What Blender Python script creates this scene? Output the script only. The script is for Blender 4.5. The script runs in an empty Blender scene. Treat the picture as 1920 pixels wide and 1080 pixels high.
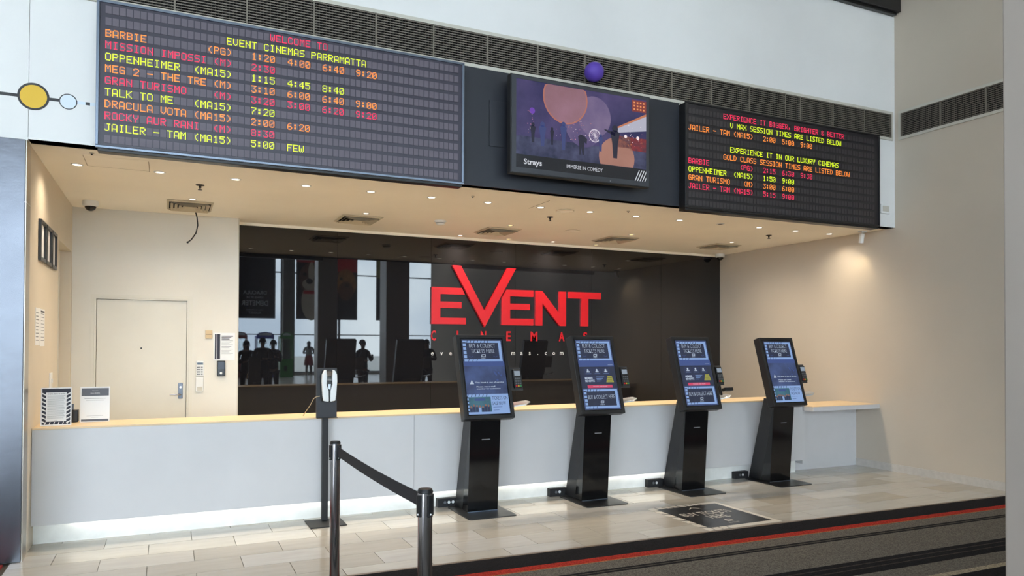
import bpy, math, random
from mathutils import Vector, Matrix
random.seed(7)
SC = bpy.context.scene
COL = SC.collection
PI = math.pi

# ------------------------------------------------------------------ camera
YAW, PIT, ROL, FPX, CX, CY, EYE = 0.440210, 0.013347, 0.003497, 1387.0, 964.6, 627.0, 1.62
fw = Vector((math.sin(YAW)*math.cos(PIT), math.cos(YAW)*math.cos(PIT), math.sin(PIT)))
rt = Vector((math.cos(YAW), -math.sin(YAW), 0)); up = rt.cross(fw)
rt, up = rt*math.cos(ROL)+up*math.sin(ROL), up*math.cos(ROL)-rt*math.sin(ROL)
cam = bpy.data.cameras.new('camera'); cam.sensor_width = 36; cam.lens = FPX/1920*36
cam.shift_x = -(CX-960)/1920; cam.shift_y = (CY-540)/1920; cam.clip_start = 0.05; cam.clip_end = 300
co = bpy.data.objects.new('camera', cam); COL.objects.link(co)
co.matrix_world = Matrix(((rt.x, up.x, -fw.x, 0), (rt.y, up.y, -fw.y, 0), (rt.z, up.z, -fw.z, EYE), (0, 0, 0, 1)))
SC.camera = co

# ------------------------------------------------------------------ exposure, sky
SC.view_settings.view_transform = 'Standard'; SC.view_settings.look = 'None'
SC.view_settings.gamma = 1; SC.view_settings.use_curve_mapping = False
SC.view_settings.exposure = 0.36
SKY = 12.0
W = bpy.data.worlds.new('sky'); SC.world = W; W.use_nodes = True
nt = W.node_tree; nt.nodes.clear()
o_ = nt.nodes.new('ShaderNodeOutputWorld'); b_ = nt.nodes.new('ShaderNodeBackground')
tc = nt.nodes.new('ShaderNodeTexCoord'); nz = nt.nodes.new('ShaderNodeTexNoise'); rp = nt.nodes.new('ShaderNodeValToRGB')
nz.inputs['Scale'].default_value = 5; nz.inputs['Detail'].default_value = 5
rp.color_ramp.elements[0].position = .38; rp.color_ramp.elements[0].color = (.52, .62, .76, 1)
rp.color_ramp.elements[1].position = .62; rp.color_ramp.elements[1].color = (.86, .93, 1.0, 1)
nt.links.new(tc.outputs['Generated'], nz.inputs['Vector']); nt.links.new(nz.outputs['Fac'], rp.inputs['Fac'])
nt.links.new(rp.outputs['Color'], b_.inputs['Color']); b_.inputs['Strength'].default_value = SKY
nt.links.new(b_.outputs[0], o_.inputs[0])
WARM = (1.0, .85, .66)
SPOT_W = 57.0      # each recessed downlight
WASH_W = 4.2      # the small wall spotlight

# ------------------------------------------------------------------ materials
def lin(c):
    c = c/255.0
    return c/12.92 if c <= .04045 else ((c+.055)/1.055)**2.4
def rgb(*c): return (lin(c[0]), lin(c[1]), lin(c[2]), 1)
MATS = {}
def mat(name, c, rough=.6, metal=0, spec=.5, var=0, scale=6, bump=0, bscale=60, stretch=None, ior=None, coat=0):
    if name in MATS: return MATS[name]
    m = bpy.data.materials.new(name); m.use_nodes = True; n = m.node_tree; L = n.links
    p = n.nodes['Principled BSDF']
    p.inputs['Base Color'].default_value = rgb(*c); p.inputs['Roughness'].default_value = rough
    p.inputs['Metallic'].default_value = metal; p.inputs['Specular IOR Level'].default_value = spec
    if ior: p.inputs['IOR'].default_value = ior
    if coat: p.inputs['Coat Weight'].default_value = coat
    if var or bump:
        t = n.nodes.new('ShaderNodeTexCoord'); mp = n.nodes.new('ShaderNodeMapping')
        if stretch: mp.inputs['Scale'].default_value = stretch
        L.new(t.outputs['Object'], mp.inputs['Vector'])
    if var:
        z = n.nodes.new('ShaderNodeTexNoise'); z.inputs['Scale'].default_value = scale; z.inputs['Detail'].default_value = 6
        r = n.nodes.new('ShaderNodeMapRange'); r.inputs['From Min'].default_value = .3; r.inputs['From Max'].default_value = .7
        r.inputs['To Min'].default_value = 1-var; r.inputs['To Max'].default_value = 1+var
        x = n.nodes.new('ShaderNodeMix'); x.data_type = 'RGBA'; x.blend_type = 'MULTIPLY'; x.inputs['Factor'].default_value = 1
        x.inputs['A'].default_value = rgb(*c)
        L.new(mp.outputs[0], z.inputs['Vector']); L.new(z.outputs['Fac'], r.inputs['Value'])
        L.new(r.outputs['Result'], x.inputs['B']); L.new(x.outputs['Result'], p.inputs['Base Color'])
    if bump:
        z = n.nodes.new('ShaderNodeTexNoise'); z.inputs['Scale'].default_value = bscale; z.inputs['Detail'].default_value = 4
        b = n.nodes.new('ShaderNodeBump'); b.inputs['Strength'].default_value = bump; b.inputs['Distance'].default_value = .01
        L.new(mp.outputs[0], z.inputs['Vector']); L.new(z.outputs['Fac'], b.inputs['Height']); L.new(b.outputs[0], p.inputs['Normal'])
    MATS[name] = m
    return m
def emit(name, c, s=1.0, noise=None, scale=5):
    if name in MATS: return MATS[name]
    m = bpy.data.materials.new(name); m.use_nodes = True; n = m.node_tree; L = n.links
    p = n.nodes['Principled BSDF']; p.inputs['Base Color'].default_value = (.01, .01, .012, 1); p.inputs['Roughness'].default_value = .25
    if s <= 1.5 and not name.startswith('led'): s *= .60
    p.inputs['Emission Color'].default_value = rgb(*c); p.inputs['Emission Strength'].default_value = s
    if noise:
        t = n.nodes.new('ShaderNodeTexCoord'); z = n.nodes.new('ShaderNodeTexNoise'); z.inputs['Scale'].default_value = scale; z.inputs['Detail'].default_value = 5
        r = n.nodes.new('ShaderNodeValToRGB'); r.color_ramp.elements[0].position = .35; r.color_ramp.elements[1].position = .68
        r.color_ramp.elements[0].color = rgb(*c); r.color_ramp.elements[1].color = rgb(*noise)
        L.new(t.outputs['Object'], z.inputs['Vector']); L.new(z.outputs['Fac'], r.inputs['Fac']); L.new(r.outputs['Color'], p.inputs['Emission Color'])
    MATS[name] = m
    return m

wall_white = mat('wall_white_paint', (228, 228, 226), .7, var=.035, scale=1.3, bump=.05, bscale=25)
wall_grey = mat('wall_right_paint', (198, 187, 171), .7, var=.03, scale=1.2, bump=.05)
wall_inner = mat('wall_cream_paint', (224, 221, 212), .65, var=.03, scale=1.5, bump=.04)
soffit_p = mat('soffit_paint', (250, 243, 228), .7, var=.03, scale=1)
lobby_p = mat('lobby_grey_paint', (186, 184, 180), .8, var=.04)
col_p = mat('column_paint', (174, 165, 156), .35, var=.04, scale=2, stretch=(1, 1, .3))
door_p = mat('door_paint', (222, 219, 208), .45, var=.025, scale=3)
base_p = mat('skirting', (196, 190, 182), .5, var=.06, scale=20)
laminate = mat('counter_laminate', (199, 198, 198), .45, var=.02, scale=3, bump=.03, bscale=12)
plinth_m = mat('plinth_white', (238, 238, 232), .5, var=.06, scale=9)
wood = mat('worktop_wood', (224, 198, 158), .4, var=.10, scale=7, stretch=(.4, 5, 5))
black_s = mat('black_satin', (22, 22, 24), .35)
black_m = mat('black_matte', (28, 28, 30), .6, var=.06, scale=12)
black_g = mat('black_gloss', (12, 12, 14), .12, spec=.5)
dark_panel = mat('charcoal_panel', (35, 38, 46), .5, var=.04, scale=3)
glass_black = mat('black_back_painted_glass', (24, 24, 27), .015, ior=1.62, var=0)
steel = mat('brushed_steel', (92, 94, 100), .24, metal=1, var=.12, scale=1.6, bump=.22, bscale=3.0, stretch=(1, 1, 1.3))
chrome = mat('polished_dark_chrome', (182, 180, 184), .12, metal=1)
alu = mat('aluminium_frame', (120, 130, 145), .3, metal=.9)
white_pl = mat('white_plastic', (225, 226, 224), .35)
beige_pl = mat('beige_plastic', (205, 180, 140), .5)
grey_pl = mat('grey_plastic', (96, 98, 102), .4)
grille_m = mat('grille_metal', (122, 115, 104), .5, metal=.2)
grille_f = mat('grille_frame_paint', (196, 192, 180), .5)
void_m = mat('duct_black', (8, 8, 8), .9)
vent_m = mat('ceiling_vent_paint', (196, 184, 160), .5)
red_m = mat('red_acrylic', (206, 22, 34), .35, spec=.4)
white_ink = mat('white_vinyl', (215, 215, 215), .5)
yellow_m = mat('yellow_vinyl', (222, 180, 40), .5)
pale_m = mat('pale_vinyl', (215, 226, 235), .45)
black_ink = mat('black_vinyl', (20, 20, 24), .45)
purple_m = mat('purple_rubber', (92, 66, 170), .6)
paper = mat('paper_white', (232, 234, 236), .6)
ink = mat('ink_dark', (38, 42, 58), .6)
inkgrey = mat('ink_grey', (120, 124, 134), .6)
cell_m = mat('dot_module', (128, 119, 132), .5)
face_m = mat('board_face', (54, 51, 64), .35, var=.04, scale=2)
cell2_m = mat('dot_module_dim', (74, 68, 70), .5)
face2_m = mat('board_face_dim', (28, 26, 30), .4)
led_o = emit('led_orange', (255, 140, 50), 1.25); led_p = emit('led_pink', (250, 40, 90), 1.0); led_y = emit('led_yellow', (225, 255, 30), 1.1)
lamp_e = emit('lamp_lens', (255, 240, 215), 6); lamp_dim = emit('lamp_lens_amber', (255, 225, 150), 2.0)
strip_e = emit('strip_lens', (255, 250, 238), 9.5)

# cells get a fine dot raster
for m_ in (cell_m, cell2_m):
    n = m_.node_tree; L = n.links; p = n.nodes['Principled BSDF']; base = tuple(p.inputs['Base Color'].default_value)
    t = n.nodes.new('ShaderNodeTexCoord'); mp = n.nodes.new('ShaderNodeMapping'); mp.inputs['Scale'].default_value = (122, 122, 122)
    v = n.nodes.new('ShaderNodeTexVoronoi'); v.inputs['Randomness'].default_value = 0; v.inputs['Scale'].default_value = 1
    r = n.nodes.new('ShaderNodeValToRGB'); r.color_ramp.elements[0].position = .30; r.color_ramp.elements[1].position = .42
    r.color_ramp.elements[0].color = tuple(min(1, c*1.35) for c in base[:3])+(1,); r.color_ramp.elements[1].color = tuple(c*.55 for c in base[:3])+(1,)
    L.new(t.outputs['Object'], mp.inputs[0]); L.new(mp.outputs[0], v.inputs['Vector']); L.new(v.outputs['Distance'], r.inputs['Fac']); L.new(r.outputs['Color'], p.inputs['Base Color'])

# ------------------------------------------------------------------ mesh helpers
FONTC = {}
def glyphs(s, bold=0, extrude=0, spacing=1.0):
    k = (s, bold, extrude, spacing)
    if k not in FONTC:
        cu = bpy.data.curves.new('t', 'FONT'); cu.body = s; cu.size = 1; cu.offset = bold; cu.extrude = extrude
        cu.resolution_u = 2; cu.space_character = spacing
        o = bpy.data.objects.new('t', cu); COL.objects.link(o); bpy.context.view_layer.update()
        me = bpy.data.meshes.new_from_object(o.evaluated_get(bpy.context.evaluated_depsgraph_get()))
        vs = [v.co.copy() for v in me.vertices]; fs = [tuple(p.vertices) for p in me.polygons]
        bpy.data.objects.remove(o); bpy.data.curves.remove(cu); bpy.data.meshes.remove(me)
        FONTC[k] = (vs, fs)
    return FONTC[k]

class MB:
    def __init__(s): s.v = []; s.f = []; s.mi = []; s.mats = []; s.sm = []
    def _m(s, m):
        if m is None: return 0
        if m not in s.mats: s.mats.append(m)
        return s.mats.index(m)
    def add(s, vs, fs, m=None, smooth=False):
        k = len(s.v); i = s._m(m); s.v += [tuple(v) for v in vs]
        for f in fs: s.f.append(tuple(a+k for a in f)); s.mi.append(i); s.sm.append(smooth)
        return s
    def box(s, x0, x1, y0, y1, z0, z1, m=None):
        v = [(x, y, z) for z in (z0, z1) for y in (y0, y1) for x in (x0, x1)]
        return s.add(v, [(0, 2, 3, 1), (4, 5, 7, 6), (0, 1, 5, 4), (2, 6, 7, 3), (0, 4, 6, 2), (1, 3, 7, 5)], m)
    def quad(s, a, b, c, d, m=None): return s.add([a, b, c, d], [(0, 1, 2, 3)], m)
    def prism(s, pts, axis, a, b, m=None):
        """pts: polygon in the two other axes; extruded along axis from a to b"""
        n = len(pts)
        def P(p, t):
            return {'x': (t, p[0], p[1]), 'y': (p[0], t, p[1]), 'z': (p[0], p[1], t)}[axis]
        v = [P(p, a) for p in pts]+[P(p, b) for p in pts]
        f = [tuple(range(n)), tuple(range(2*n-1, n-1, -1))]+[(i, i+n, (i+1) % n+n, (i+1) % n) for i in range(n)]
        return s.add(v, f, m)
    def cyl(s, p, q, r, r2=None, n=20, m=None, cap=True):
        p, q = Vector(p), Vector(q); r2 = r if r2 is None else r2
        d = (q-p).normalized(); a = d.orthogonal().normalized(); b = d.cross(a)
        v = [p+(a*math.cos(t)+b*math.sin(t))*r for t in (2*PI*i/n for i in range(n))]+[q+(a*math.cos(t)+b*math.sin(t))*r2 for t in (2*PI*i/n for i in range(n))]
        s.add(v, [(i, (i+1) % n, (i+1) % n+n, i+n) for i in range(n)], m, True)
        if cap: s.add(v, [tuple(range(n-1, -1, -1)), tuple(range(n, 2*n))], m)
        return s
    def lathe(s, c, prof, n=24, m=None):
        v = []; f = []
        for r, z in prof: v += [(c[0]+r*math.cos(2*PI*i/n), c[1]+r*math.sin(2*PI*i/n), c[2]+z) for i in range(n)]
        for k in range(len(prof)-1): f += [(k*n+i, k*n+(i+1) % n, (k+1)*n+(i+1) % n, (k+1)*n+i) for i in range(n)]
        return s.add(v, f, m, True)
    def tube(s, pts, r, n=8, m=None):
        pts = [Vector(p) for p in pts]; v = []; f = []
        for i, p in enumerate(pts):
            d = (pts[min(i+1, len(pts)-1)]-pts[max(i-1, 0)]).normalized(); a = d.cross(Vector((.13, .2, .97))).normalized(); b = d.cross(a)
            v += [p+(a*math.cos(2*PI*k/n)+b*math.sin(2*PI*k/n))*r for k in range(n)]
        for i in range(len(pts)-1): f += [(i*n+k, i*n+(k+1) % n, (i+1)*n+(k+1) % n, (i+1)*n+k) for k in range(n)]
        return s.add(v, f, m, True)
    def sphere(s, c, rx, ry, rz, m=None, nu=18, nv=12, z0=-1.0, z1=1.0):
        c = Vector(c); v = []; f = []
        a0, a1 = math.asin(z0), math.asin(z1)
        for j in range(nv+1):
            t = a0+(a1-a0)*j/nv
            for i in range(nu):
                a = 2*PI*i/nu; v.append((c.x+rx*math.cos(t)*math.cos(a), c.y+ry*math.cos(t)*math.sin(a), c.z+rz*math.sin(t)))
        for j in range(nv): f += [(j*nu+i, j*nu+(i+1) % nu, (j+1)*nu+(i+1) % nu, (j+1)*nu+i) for i in range(nu)]
        return s.add(v, f, m, True)
    def text(s, t, o, ux, uz, h, m=None, sx=1.0, bold=0.0, align='l', width=None, extrude=0, spacing=1.0):
        """letters of cap height h on the plane o + a*ux + b*uz; width fits the string"""
        vs, fs = glyphs(t, bold, extrude, spacing)
        if not vs: return s
        x0 = min(v.x for v in vs); x1 = max(v.x for v in vs); k = h/.69
        if width: sx = width/((x1-x0)*k)
        off = {'l': x0, 'c': (x0+x1)/2, 'r': x1}[align]
        ux, uz, o = Vector(ux), Vector(uz), Vector(o); un = ux.cross(uz)
        return s.add([o+ux*((v.x-off)*k*sx)+uz*(v.y*k)+un*(v.z*k) for v in vs], fs, m)
    def build(s, name, m=None, parent=None, bevel=0, loc=None):
        me = bpy.data.meshes.new(name)
        off = Vector(parent_loc(parent)) if parent is not None else Vector(loc or (0, 0, 0))
        me.from_pydata([tuple(Vector(v)-off) for v in s.v], [], s.f)
        if m is not None and not s.mats: s.mats = [m]
        for x in s.mats: me.materials.append(x)
        me.polygons.foreach_set('material_index', s.mi); me.polygons.foreach_set('use_smooth', s.sm); me.update()
        o = bpy.data.objects.new(name, me); COL.objects.link(o)
        if parent is not None: o.parent = parent
        else: o.location = off
        if bevel:
            b = o.modifiers.new('bevel', 'BEVEL'); b.width = bevel; b.segments = 2; b.limit_method = 'ANGLE'; b.angle_limit = .6
        return o
def parent_loc(o):
    l = Vector((0, 0, 0))
    while o is not None: l += o.location; o = o.parent
    return l
def tag(o, label=None, cat=None, group=None, kind=None):
    if label: o['label'] = label
    if cat: o['category'] = cat
    if group: o['group'] = group
    if kind: o['kind'] = kind
    return o
def thing(name, label, cat, loc=(0, 0, 0), group=None, rz=0):
    o = bpy.data.objects.new(name, None); COL.objects.link(o); o.location = loc; o.rotation_euler.z = rz; o.empty_display_size = .1
    return tag(o, label, cat, group)
def struct(name, mb, m, parent=None, bevel=0):
    o = mb.build(name, m, parent, bevel)
    if parent is None: o['kind'] = 'structure'
    return o
def copy_tree(o, parent=None):
    kids = [c for c in o.children]
    c = o.copy(); COL.objects.link(c); c.parent = parent
    for ch in kids: copy_tree(ch, c)
    return c
X_, Y_, Z_ = Vector((1, 0, 0)), Vector((0, 1, 0)), Vector((0, 0, 1))

# ================================================================== THE SETTING
YF, ZS, YB, XL, XR = 6.53, 3.14, 9.86, -0.955, 8.50      # fascia, soffit height, glass wall, side walls

# floor slab and the stone tiles laid on it
joint_m = mat('tile_joint', (92, 86, 76), .8)
fl = struct('floor', MB().box(-16, 14, -19.4, 10.0, -.12, -.012), joint_m)
tiles = [mat('floor_tile_%d' % i, c, r, spec=.5, var=.05, scale=5, bump=.015, bscale=3, stretch=(.6, 3, 1)) for i, (c, r) in enumerate(
    [((184, 178, 168), .15), ((192, 187, 178), .13), ((176, 169, 158), .17), ((188, 184, 178), .12)])]
def edge(x): return 5.155-.0262*(x-1.28)
rows = [6.97-.3205*k for k in range(0, 7)]
def tile(x0, x1, y0, y1):
    g = .0022
    def yy(x, y): return max(y, edge(x)+.035)
    if yy(x0, y0) > y1-.02 and yy(x1, y0) > y1-.02: return
    pts = [(x0+g, yy(x0, y0)+g), (x1-g, yy(x1, y0)+g), (x1-g, y1-g), (x0+g, y1-g)]
    MB().prism(pts, 'z', -.0118, 0).build('floor_tile', random.choice(tiles), fl)
tile_rows = [(7.03, 6.97)]
for r in range(7):
    off = -.427 if r % 2 == 0 else -.7445
    y1, y0 = rows[r], rows[r]-.3205
    k = -2
    while off+.635*k < XR:
        a, b = off+.635*k, off+.635*(k+1)
        if b > -1.02: tile(max(a, -1.02), min(b, XR), y0, y1)
        k += 1
k = -1
while -.7445+.635*k < XR:
    a, b = -.7445+.635*k, -.7445+.635*(k+1)
    if b > XL: tile(max(a, XL), min(b, XR), 6.97, 7.13)
    k += 1
struct('trim_1', MB().prism([(-1.02, edge(-1.02)), (XR, edge(XR)), (XR, edge(XR)+.033), (-1.02, edge(-1.02)+.033)], 'z', -.0118, .003), mat('bronze_edge', (120, 104, 90), .4, metal=.5))

# carpet with printed stripes
cm = bpy.data.materials.new('striped_carpet'); cm.use_nodes = True; n = cm.node_tree; L = n.links; p = n.nodes['Principled BSDF']
p.inputs['Roughness'].default_value = .95; p.inputs['Specular IOR Level'].default_value = .1
t = n.nodes.new('ShaderNodeTexCoord'); sp = n.nodes.new('ShaderNodeSeparateXYZ'); L.new(t.outputs['Object'], sp.inputs[0])
mr = n.nodes.new('ShaderNodeMapRange'); mr.inputs['From Min'].default_value = 0; mr.inputs['From Max'].default_value = -4
L.new(sp.outputs['Y'], mr.inputs['Value'])
cr = n.nodes.new('ShaderNodeValToRGB'); cr.color_ramp.interpolation = 'CONSTANT'
G1, BK, RD = (98, 94, 88), (24, 24, 28), (152, 44, 34)
stops = [(0, BK), (.275, RD), (.375, (150, 96, 62)), (.39, G1), (.555, BK), (.585, (74, 70, 64)), (.60, BK), (.64, G1), (.735, (128, 86, 58)), (.75, G1),
         (1.12, BK), (1.18, (58, 54, 50)), (1.195, BK), (1.26, (58, 54, 50)), (1.275, BK), (1.37, G1), (1.575, (150, 140, 122)), (1.63, BK), (2.0, G1), (2.4, BK), (2.5, RD), (2.6, G1), (3.2, BK), (3.5, G1)]
while len(cr.color_ramp.elements) < len(stops): cr.color_ramp.elements.new(.5)
for e, (q, c) in zip(cr.color_ramp.elements, stops): e.position = q/4
for e, (q, c) in zip(cr.color_ramp.elements, stops): e.position = q/4; e.color = rgb(*c)
L.new(mr.outputs[0], cr.inputs['Fac'])
z = n.nodes.new('ShaderNodeTexNoise'); z.inputs['Scale'].default_value = 110; z.inputs['Detail'].default_value = 3; L.new(t.outputs['Object'], z.inputs['Vector'])
r = n.nodes.new('ShaderNodeMapRange'); r.inputs['From Min'].default_value = .35; r.inputs['From Max'].default_value = .65; r.inputs['To Min'].default_value = .55; r.inputs['To Max'].default_value = 1.5
x = n.nodes.new('ShaderNodeMix'); x.data_type = 'RGBA'; x.blend_type = 'MULTIPLY'; x.inputs['Factor'].default_value = 1
L.new(z.outputs['Fac'], r.inputs['Value']); L.new(cr.outputs['Color'], x.inputs['A']); L.new(r.outputs[0], x.inputs['B']); L.new(x.outputs['Result'], p.inputs['Base Color'])
bm_ = n.nodes.new('ShaderNodeBump'); bm_.inputs['Strength'].default_value = .5; bm_.inputs['Distance'].default_value = .005
L.new(z.outputs['Fac'], bm_.inputs['Height']); L.new(bm_.outputs[0], p.inputs['Normal'])
ca = bpy.data.objects.new('carpet', bpy.data.meshes.new('carpet')); COL.objects.link(ca)
mb = MB().prism([(-1.02-1.28, -8.1), (7.2-.17, -8.1), (7.2, -.001), (-1.02-1.28, -.001)], 'z', -.0118, .004)
ca.data.from_pydata(mb.v, [], mb.f); ca.data.materials.append(cm)
ca.location = (1.28, edge(1.28), 0); ca.rotation_euler.z = -.0262
tag(ca, 'grey carpet with black and red woven stripes in front of the stone tiles', 'carpet')
rc = MB().box(-1.9, -1.06, 5.2, 6.47, -.0118, .004).build('carpet', mat('red_carpet', (168, 52, 50), .95, var=.15, scale=60))
tag(rc, 'red carpet in the corner beside the brushed steel column', 'carpet')

struct('floor', MB().box(-14, 14.6, -19.2, -3.25, -.0118, .002).box(-14, -2.0, -3.25, 6.5, -.0118, .002), mat('lobby_terrazzo', (214, 210, 202), .25, var=.06, scale=3))
# fascia above the counter bay, with its vertical seam
f_ = MB().box(XL+.012, XR, YF, YF+.14, ZS, 9.0); struct('wall_front', f_, wall_white)
struct('wall_front', MB().box(-14, XL+.009, YF, YF+.14, 3.13, 9.0), wall_white)
struct('ceiling', MB().box(XL-.1, XR, YF+.14, YB+.1, ZS, ZS+.12).box(XL+.012, XR, YF+.0, YF+.139, ZS-.0, ZS+.001), soffit_p)
struct('trim_2', MB().box(XL, XR, YF-.0015, YF, ZS, ZS+.012), wall_white)
struct('ceiling', MB().box(-14.2, 14.8, -19.4, YF+.2, 9.0, 9.2), lobby_p)
struct('wall_front', MB().box(-14, -2.2, YF+.02, YF+.2, 0, 3.13), lobby_p)
# right wall, its skirting, the corner trim
wr = struct('wall_right', MB().box(XR, XR+.15, -5.3, YB+.1, 0, 9.0), wall_grey)
struct('wall_right', MB().box(14.6, 14.75, -19.2, -5.0, 0, 9.0), lobby_p)
struct('wall_front', MB().box(XR+.155, 14.6, -5.3, -5.15, 0, 9.0), lobby_p)
struct('wall_left', MB().box(-14.2, -14.0, -7, YF+.2, 0, 9.0).box(-14.2, -14.0, -19.2, -7, 7.6, 9).box(-14.2, -14.0, -19.2, -7, 0, .3), lobby_p)  # unseen lobby wall, added; its opening is sized to tune the side light
for k_ in range(4): struct('window_%d' % (21+k_), MB().box(-14.12, -14.02, -19.2+k_*3.05, -19.1+k_*3.05, .3, 7.6).box(-14.12, -14.02, -19.1+k_*3.05, -16.15+k_*3.05, 3.4, 3.46), alu)  # made-up windows in that opening, letting side light in
struct('floor', MB().box(XL, XR, 7.42, 9.55, -.0118, .002), mat('staff_floor_bounce', (205, 198, 184), .5, var=.05))  # pale floor added to bounce light up to the soffit
struct('wall_back', MB().box(-1.3, .74, 9.72, 9.8, 0, ZS), lobby_p)  # hidden slab added to stop sky light leaking around the door
struct('wall_left', MB().box(-1.3, -1.2, 6.72, 9.71, 0, ZS), lobby_p)  # hidden slab added behind the niche to keep sky light out
struct('baseboard_right', MB().box(XR-.014, XR, 4.2, 7.128, 0, .095).box(XR-.012, XR, -5.2, 4.2, 0, .095), base_p)
# left wall of the bay with the door niche
struct('wall_left', MB().box(XL-.15, XL, 6.70, 8.41, 0, ZS).box(XL-.15, XL, 8.41, 9.48, 2.63, ZS).box(XL-.15, XL, 9.48, 9.7, 0, ZS), mat('wall_left_paint', (214, 202, 182), .5, var=.04, scale=1.5))
struct('door_1', MB().box(XL-.15, XL-.10, 8.41, 9.06, 0, 2.63).box(XL-.15, XL-.105, 9.066, 9.48, 0, 2.63), wall_inner)
# door wall at the back left, its return beside the glass
struct('wall_back', MB().box(XL, -.735, 9.56, 9.70, 0, ZS).box(.245, .79, 9.56, 9.70, 0, ZS).box(-.735, .245, 9.56, 9.70, 2.135, ZS).box(.75, .79, 9.70, YB, 0, ZS), wall_inner)
struct('trim_3', MB().box(.786, .796, 9.556, YB, .0, ZS), mat('edge_trim', (190, 184, 168), .4))
struct('wall_back', MB().box(.79, XR, YB+.012, YB+.1, 0, ZS), black_m)
# black glass panels
xs = [.797, 2.045, 3.352, 4.66, 5.967, 7.275, XR-.004]
gw = thing('glass_feature_wall', 'glossy black glass wall of tall panels behind the counter carrying the red letters', 'glass wall', (4.65, YB, 0))
for a, b in zip(xs, xs[1:]): MB().box(a+.0012, b-.0012, YB, YB+.011, .0, ZS-.035).build('glass_panel', glass_black, gw)
struct('trim_4', MB().box(.797, XR, YB-.012, YB+.011, ZS-.034, ZS), soffit_p)

# dark pelmet high up on the fascia
tag(MB().box(-6, XR-.004, YF-.10, YF-.002, 5.90, 6.6).box(-6, XR-.03, YF-.06, YF-.002, 5.87, 5.90).build('pelmet', black_s, bevel=.004), 'long black pelmet box high on the white wall at the top edge', 'pelmet')

# steel clad column at the left, with its return
st = thing('steel_column', 'tall brushed steel clad column at the left edge', 'column', (-1.5, 6.6, 0))
MB().box(-2.2, XL, 6.50, 6.512, 0.004, 3.128).build('cladding', steel, st, .003)
MB().box(-2.19, XL-.004, 6.513, 6.70, 0.0, 3.127).build('core', grey_pl, st)
MB().box(XL-.003, XL+.006, 6.513, 6.70, 0.0, 3.127).build('side_cladding', mat('satin_steel', (176, 168, 156), .28, metal=.8), st)
MB().box(XL-.003, XL+.009, 6.50, 6.70, 2.66, 2.667).build('band', white_pl, st)

# pillar at the right edge and its twin behind the viewer
for (x0, x1, y0, y1, lab) in ((4.646, 5.21, 2.25, 2.825, 'painted grey pillar nearest the camera at the right edge'), (4.03, 4.60, -2.97, -2.40, 'painted grey pillar further back seen only reflected in the black glass')):
    pl_ = thing('pillar', lab, 'pillar', ((x0+x1)/2, (y0+y1)/2, .004))
    MB().box(x0, x1, y0, y1, .004, 9.0).build('shaft', col_p, pl_, .012)
    MB().box(x0-.008, x1+.008, y0-.008, y1+.008, .004, .10).build('skirting', base_p, pl_, .003)

# lobby facade behind the viewer: windows to the sky
YG = -19.2
wb = MB().box(-14, 14.6, YG-.2, YG, 7.6, 9.0).box(13.4, 14.6, YG-.2, YG, 0, 7.6).box(-14, 13.4, YG-.2, YG, 0, .12)
struct('wall_back', wb, lobby_p)
struct('wall_back', MB().box(5.30, 5.86, YG-.1, YG+.5, 0, 9.0).box(-4.0, -3.3, YG-.1, YG+.5, 0, 9).box(-9.2, -8.5, YG-.1, YG+.5, 0, 9), mat('concrete_pier', (96, 94, 90), .8, var=.1))
pane = bpy.data.materials.new('clear_pane'); pane.use_nodes = True; n = pane.node_tree; n.nodes.clear()
a = n.nodes.new('ShaderNodeBsdfTransparent'); a.inputs[0].default_value = (.93, .96, .96, 1); b = n.nodes.new('ShaderNodeBsdfGlossy'); b.inputs['Roughness'].default_value = .02
mx = n.nodes.new('ShaderNodeMixShader'); mx.inputs[0].default_value = .05; oo = n.nodes.new('ShaderNodeOutputMaterial')
n.links.new(a.outputs[0], mx.inputs[1]); n.links.new(b.outputs[0], mx.inputs[2]); n.links.new(mx.outputs[0], oo.inputs[0])
bounds = [-14, -11.6, -9.2, -6.4, -4.0, -.8, 2.2, 5.3, 8.2, 10.8, 13.4]
for i, (a, b) in enumerate(zip(bounds, bounds[1:])):
    w = struct('window_%d' % (i+1), MB().box(a, a+.06, YG-.12, YG-.02, .12, 7.6).box(b-.06, b, YG-.12, YG-.02, .12, 7.6).box(a, b, YG-.12, YG-.02, 2.05, 2.10).box(a, b, YG-.12, YG-.02, 5.2, 5.26).box(a, b, YG-.12, YG-.02, .12, .18), alu)
    MB().box(a+.06, b-.06, YG-.07, YG-.06, .18, 7.6).build('pane', pane, w)
struct('ground', MB().box(-60, 60, -80, YG-.2, -.2, -.06), mat('pavement', (190, 188, 182), .9, var=.1, scale=1))

# ================================================================== THE COUNTER
ct = thing('service_counter', 'long pale grey service counter with wooden top and recessed glowing plinth', 'counter', (3, 7.1, 0))
for a, b in ((XL+.002, 2.188), (2.191, 5.345), (5.348, 7.30)):
    MB().box(a, b, 6.93, 6.99, .165, .925).build('front_panel', laminate, ct)
MB().box(XL+.002, 7.30, 7.035, 7.35, .17, .925).build('carcass', laminate, ct)
MB().box(XL+.002, 7.28, 7.03, 7.10, .0, .168).build('plinth', plinth_m, ct)
MB().box(XL+.002, 7.302, 6.926, 7.40, .926, .942).build('worktop', wood, ct, .002)
MB().box(-.70, 5.28, 6.991, 6.997, .185, .215).build('light_strip', strip_e, ct)
dk = thing('side_desk', 'lower white desk with wooden top between the counter and the right wall', 'desk', (7.9, 7.1, 0))
MB().box(7.305, XR-.002, 6.76, 7.40, .795, .848).build('worktop', laminate, dk, .002)
MB().box(7.305, XR-.004, 6.765, 7.40, .849, .852).build('top_veneer', wood, dk)
MB().box(7.305, XR-.002, 7.13, 7.17, .0, .794).build('back_panel', laminate, dk)
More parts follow.
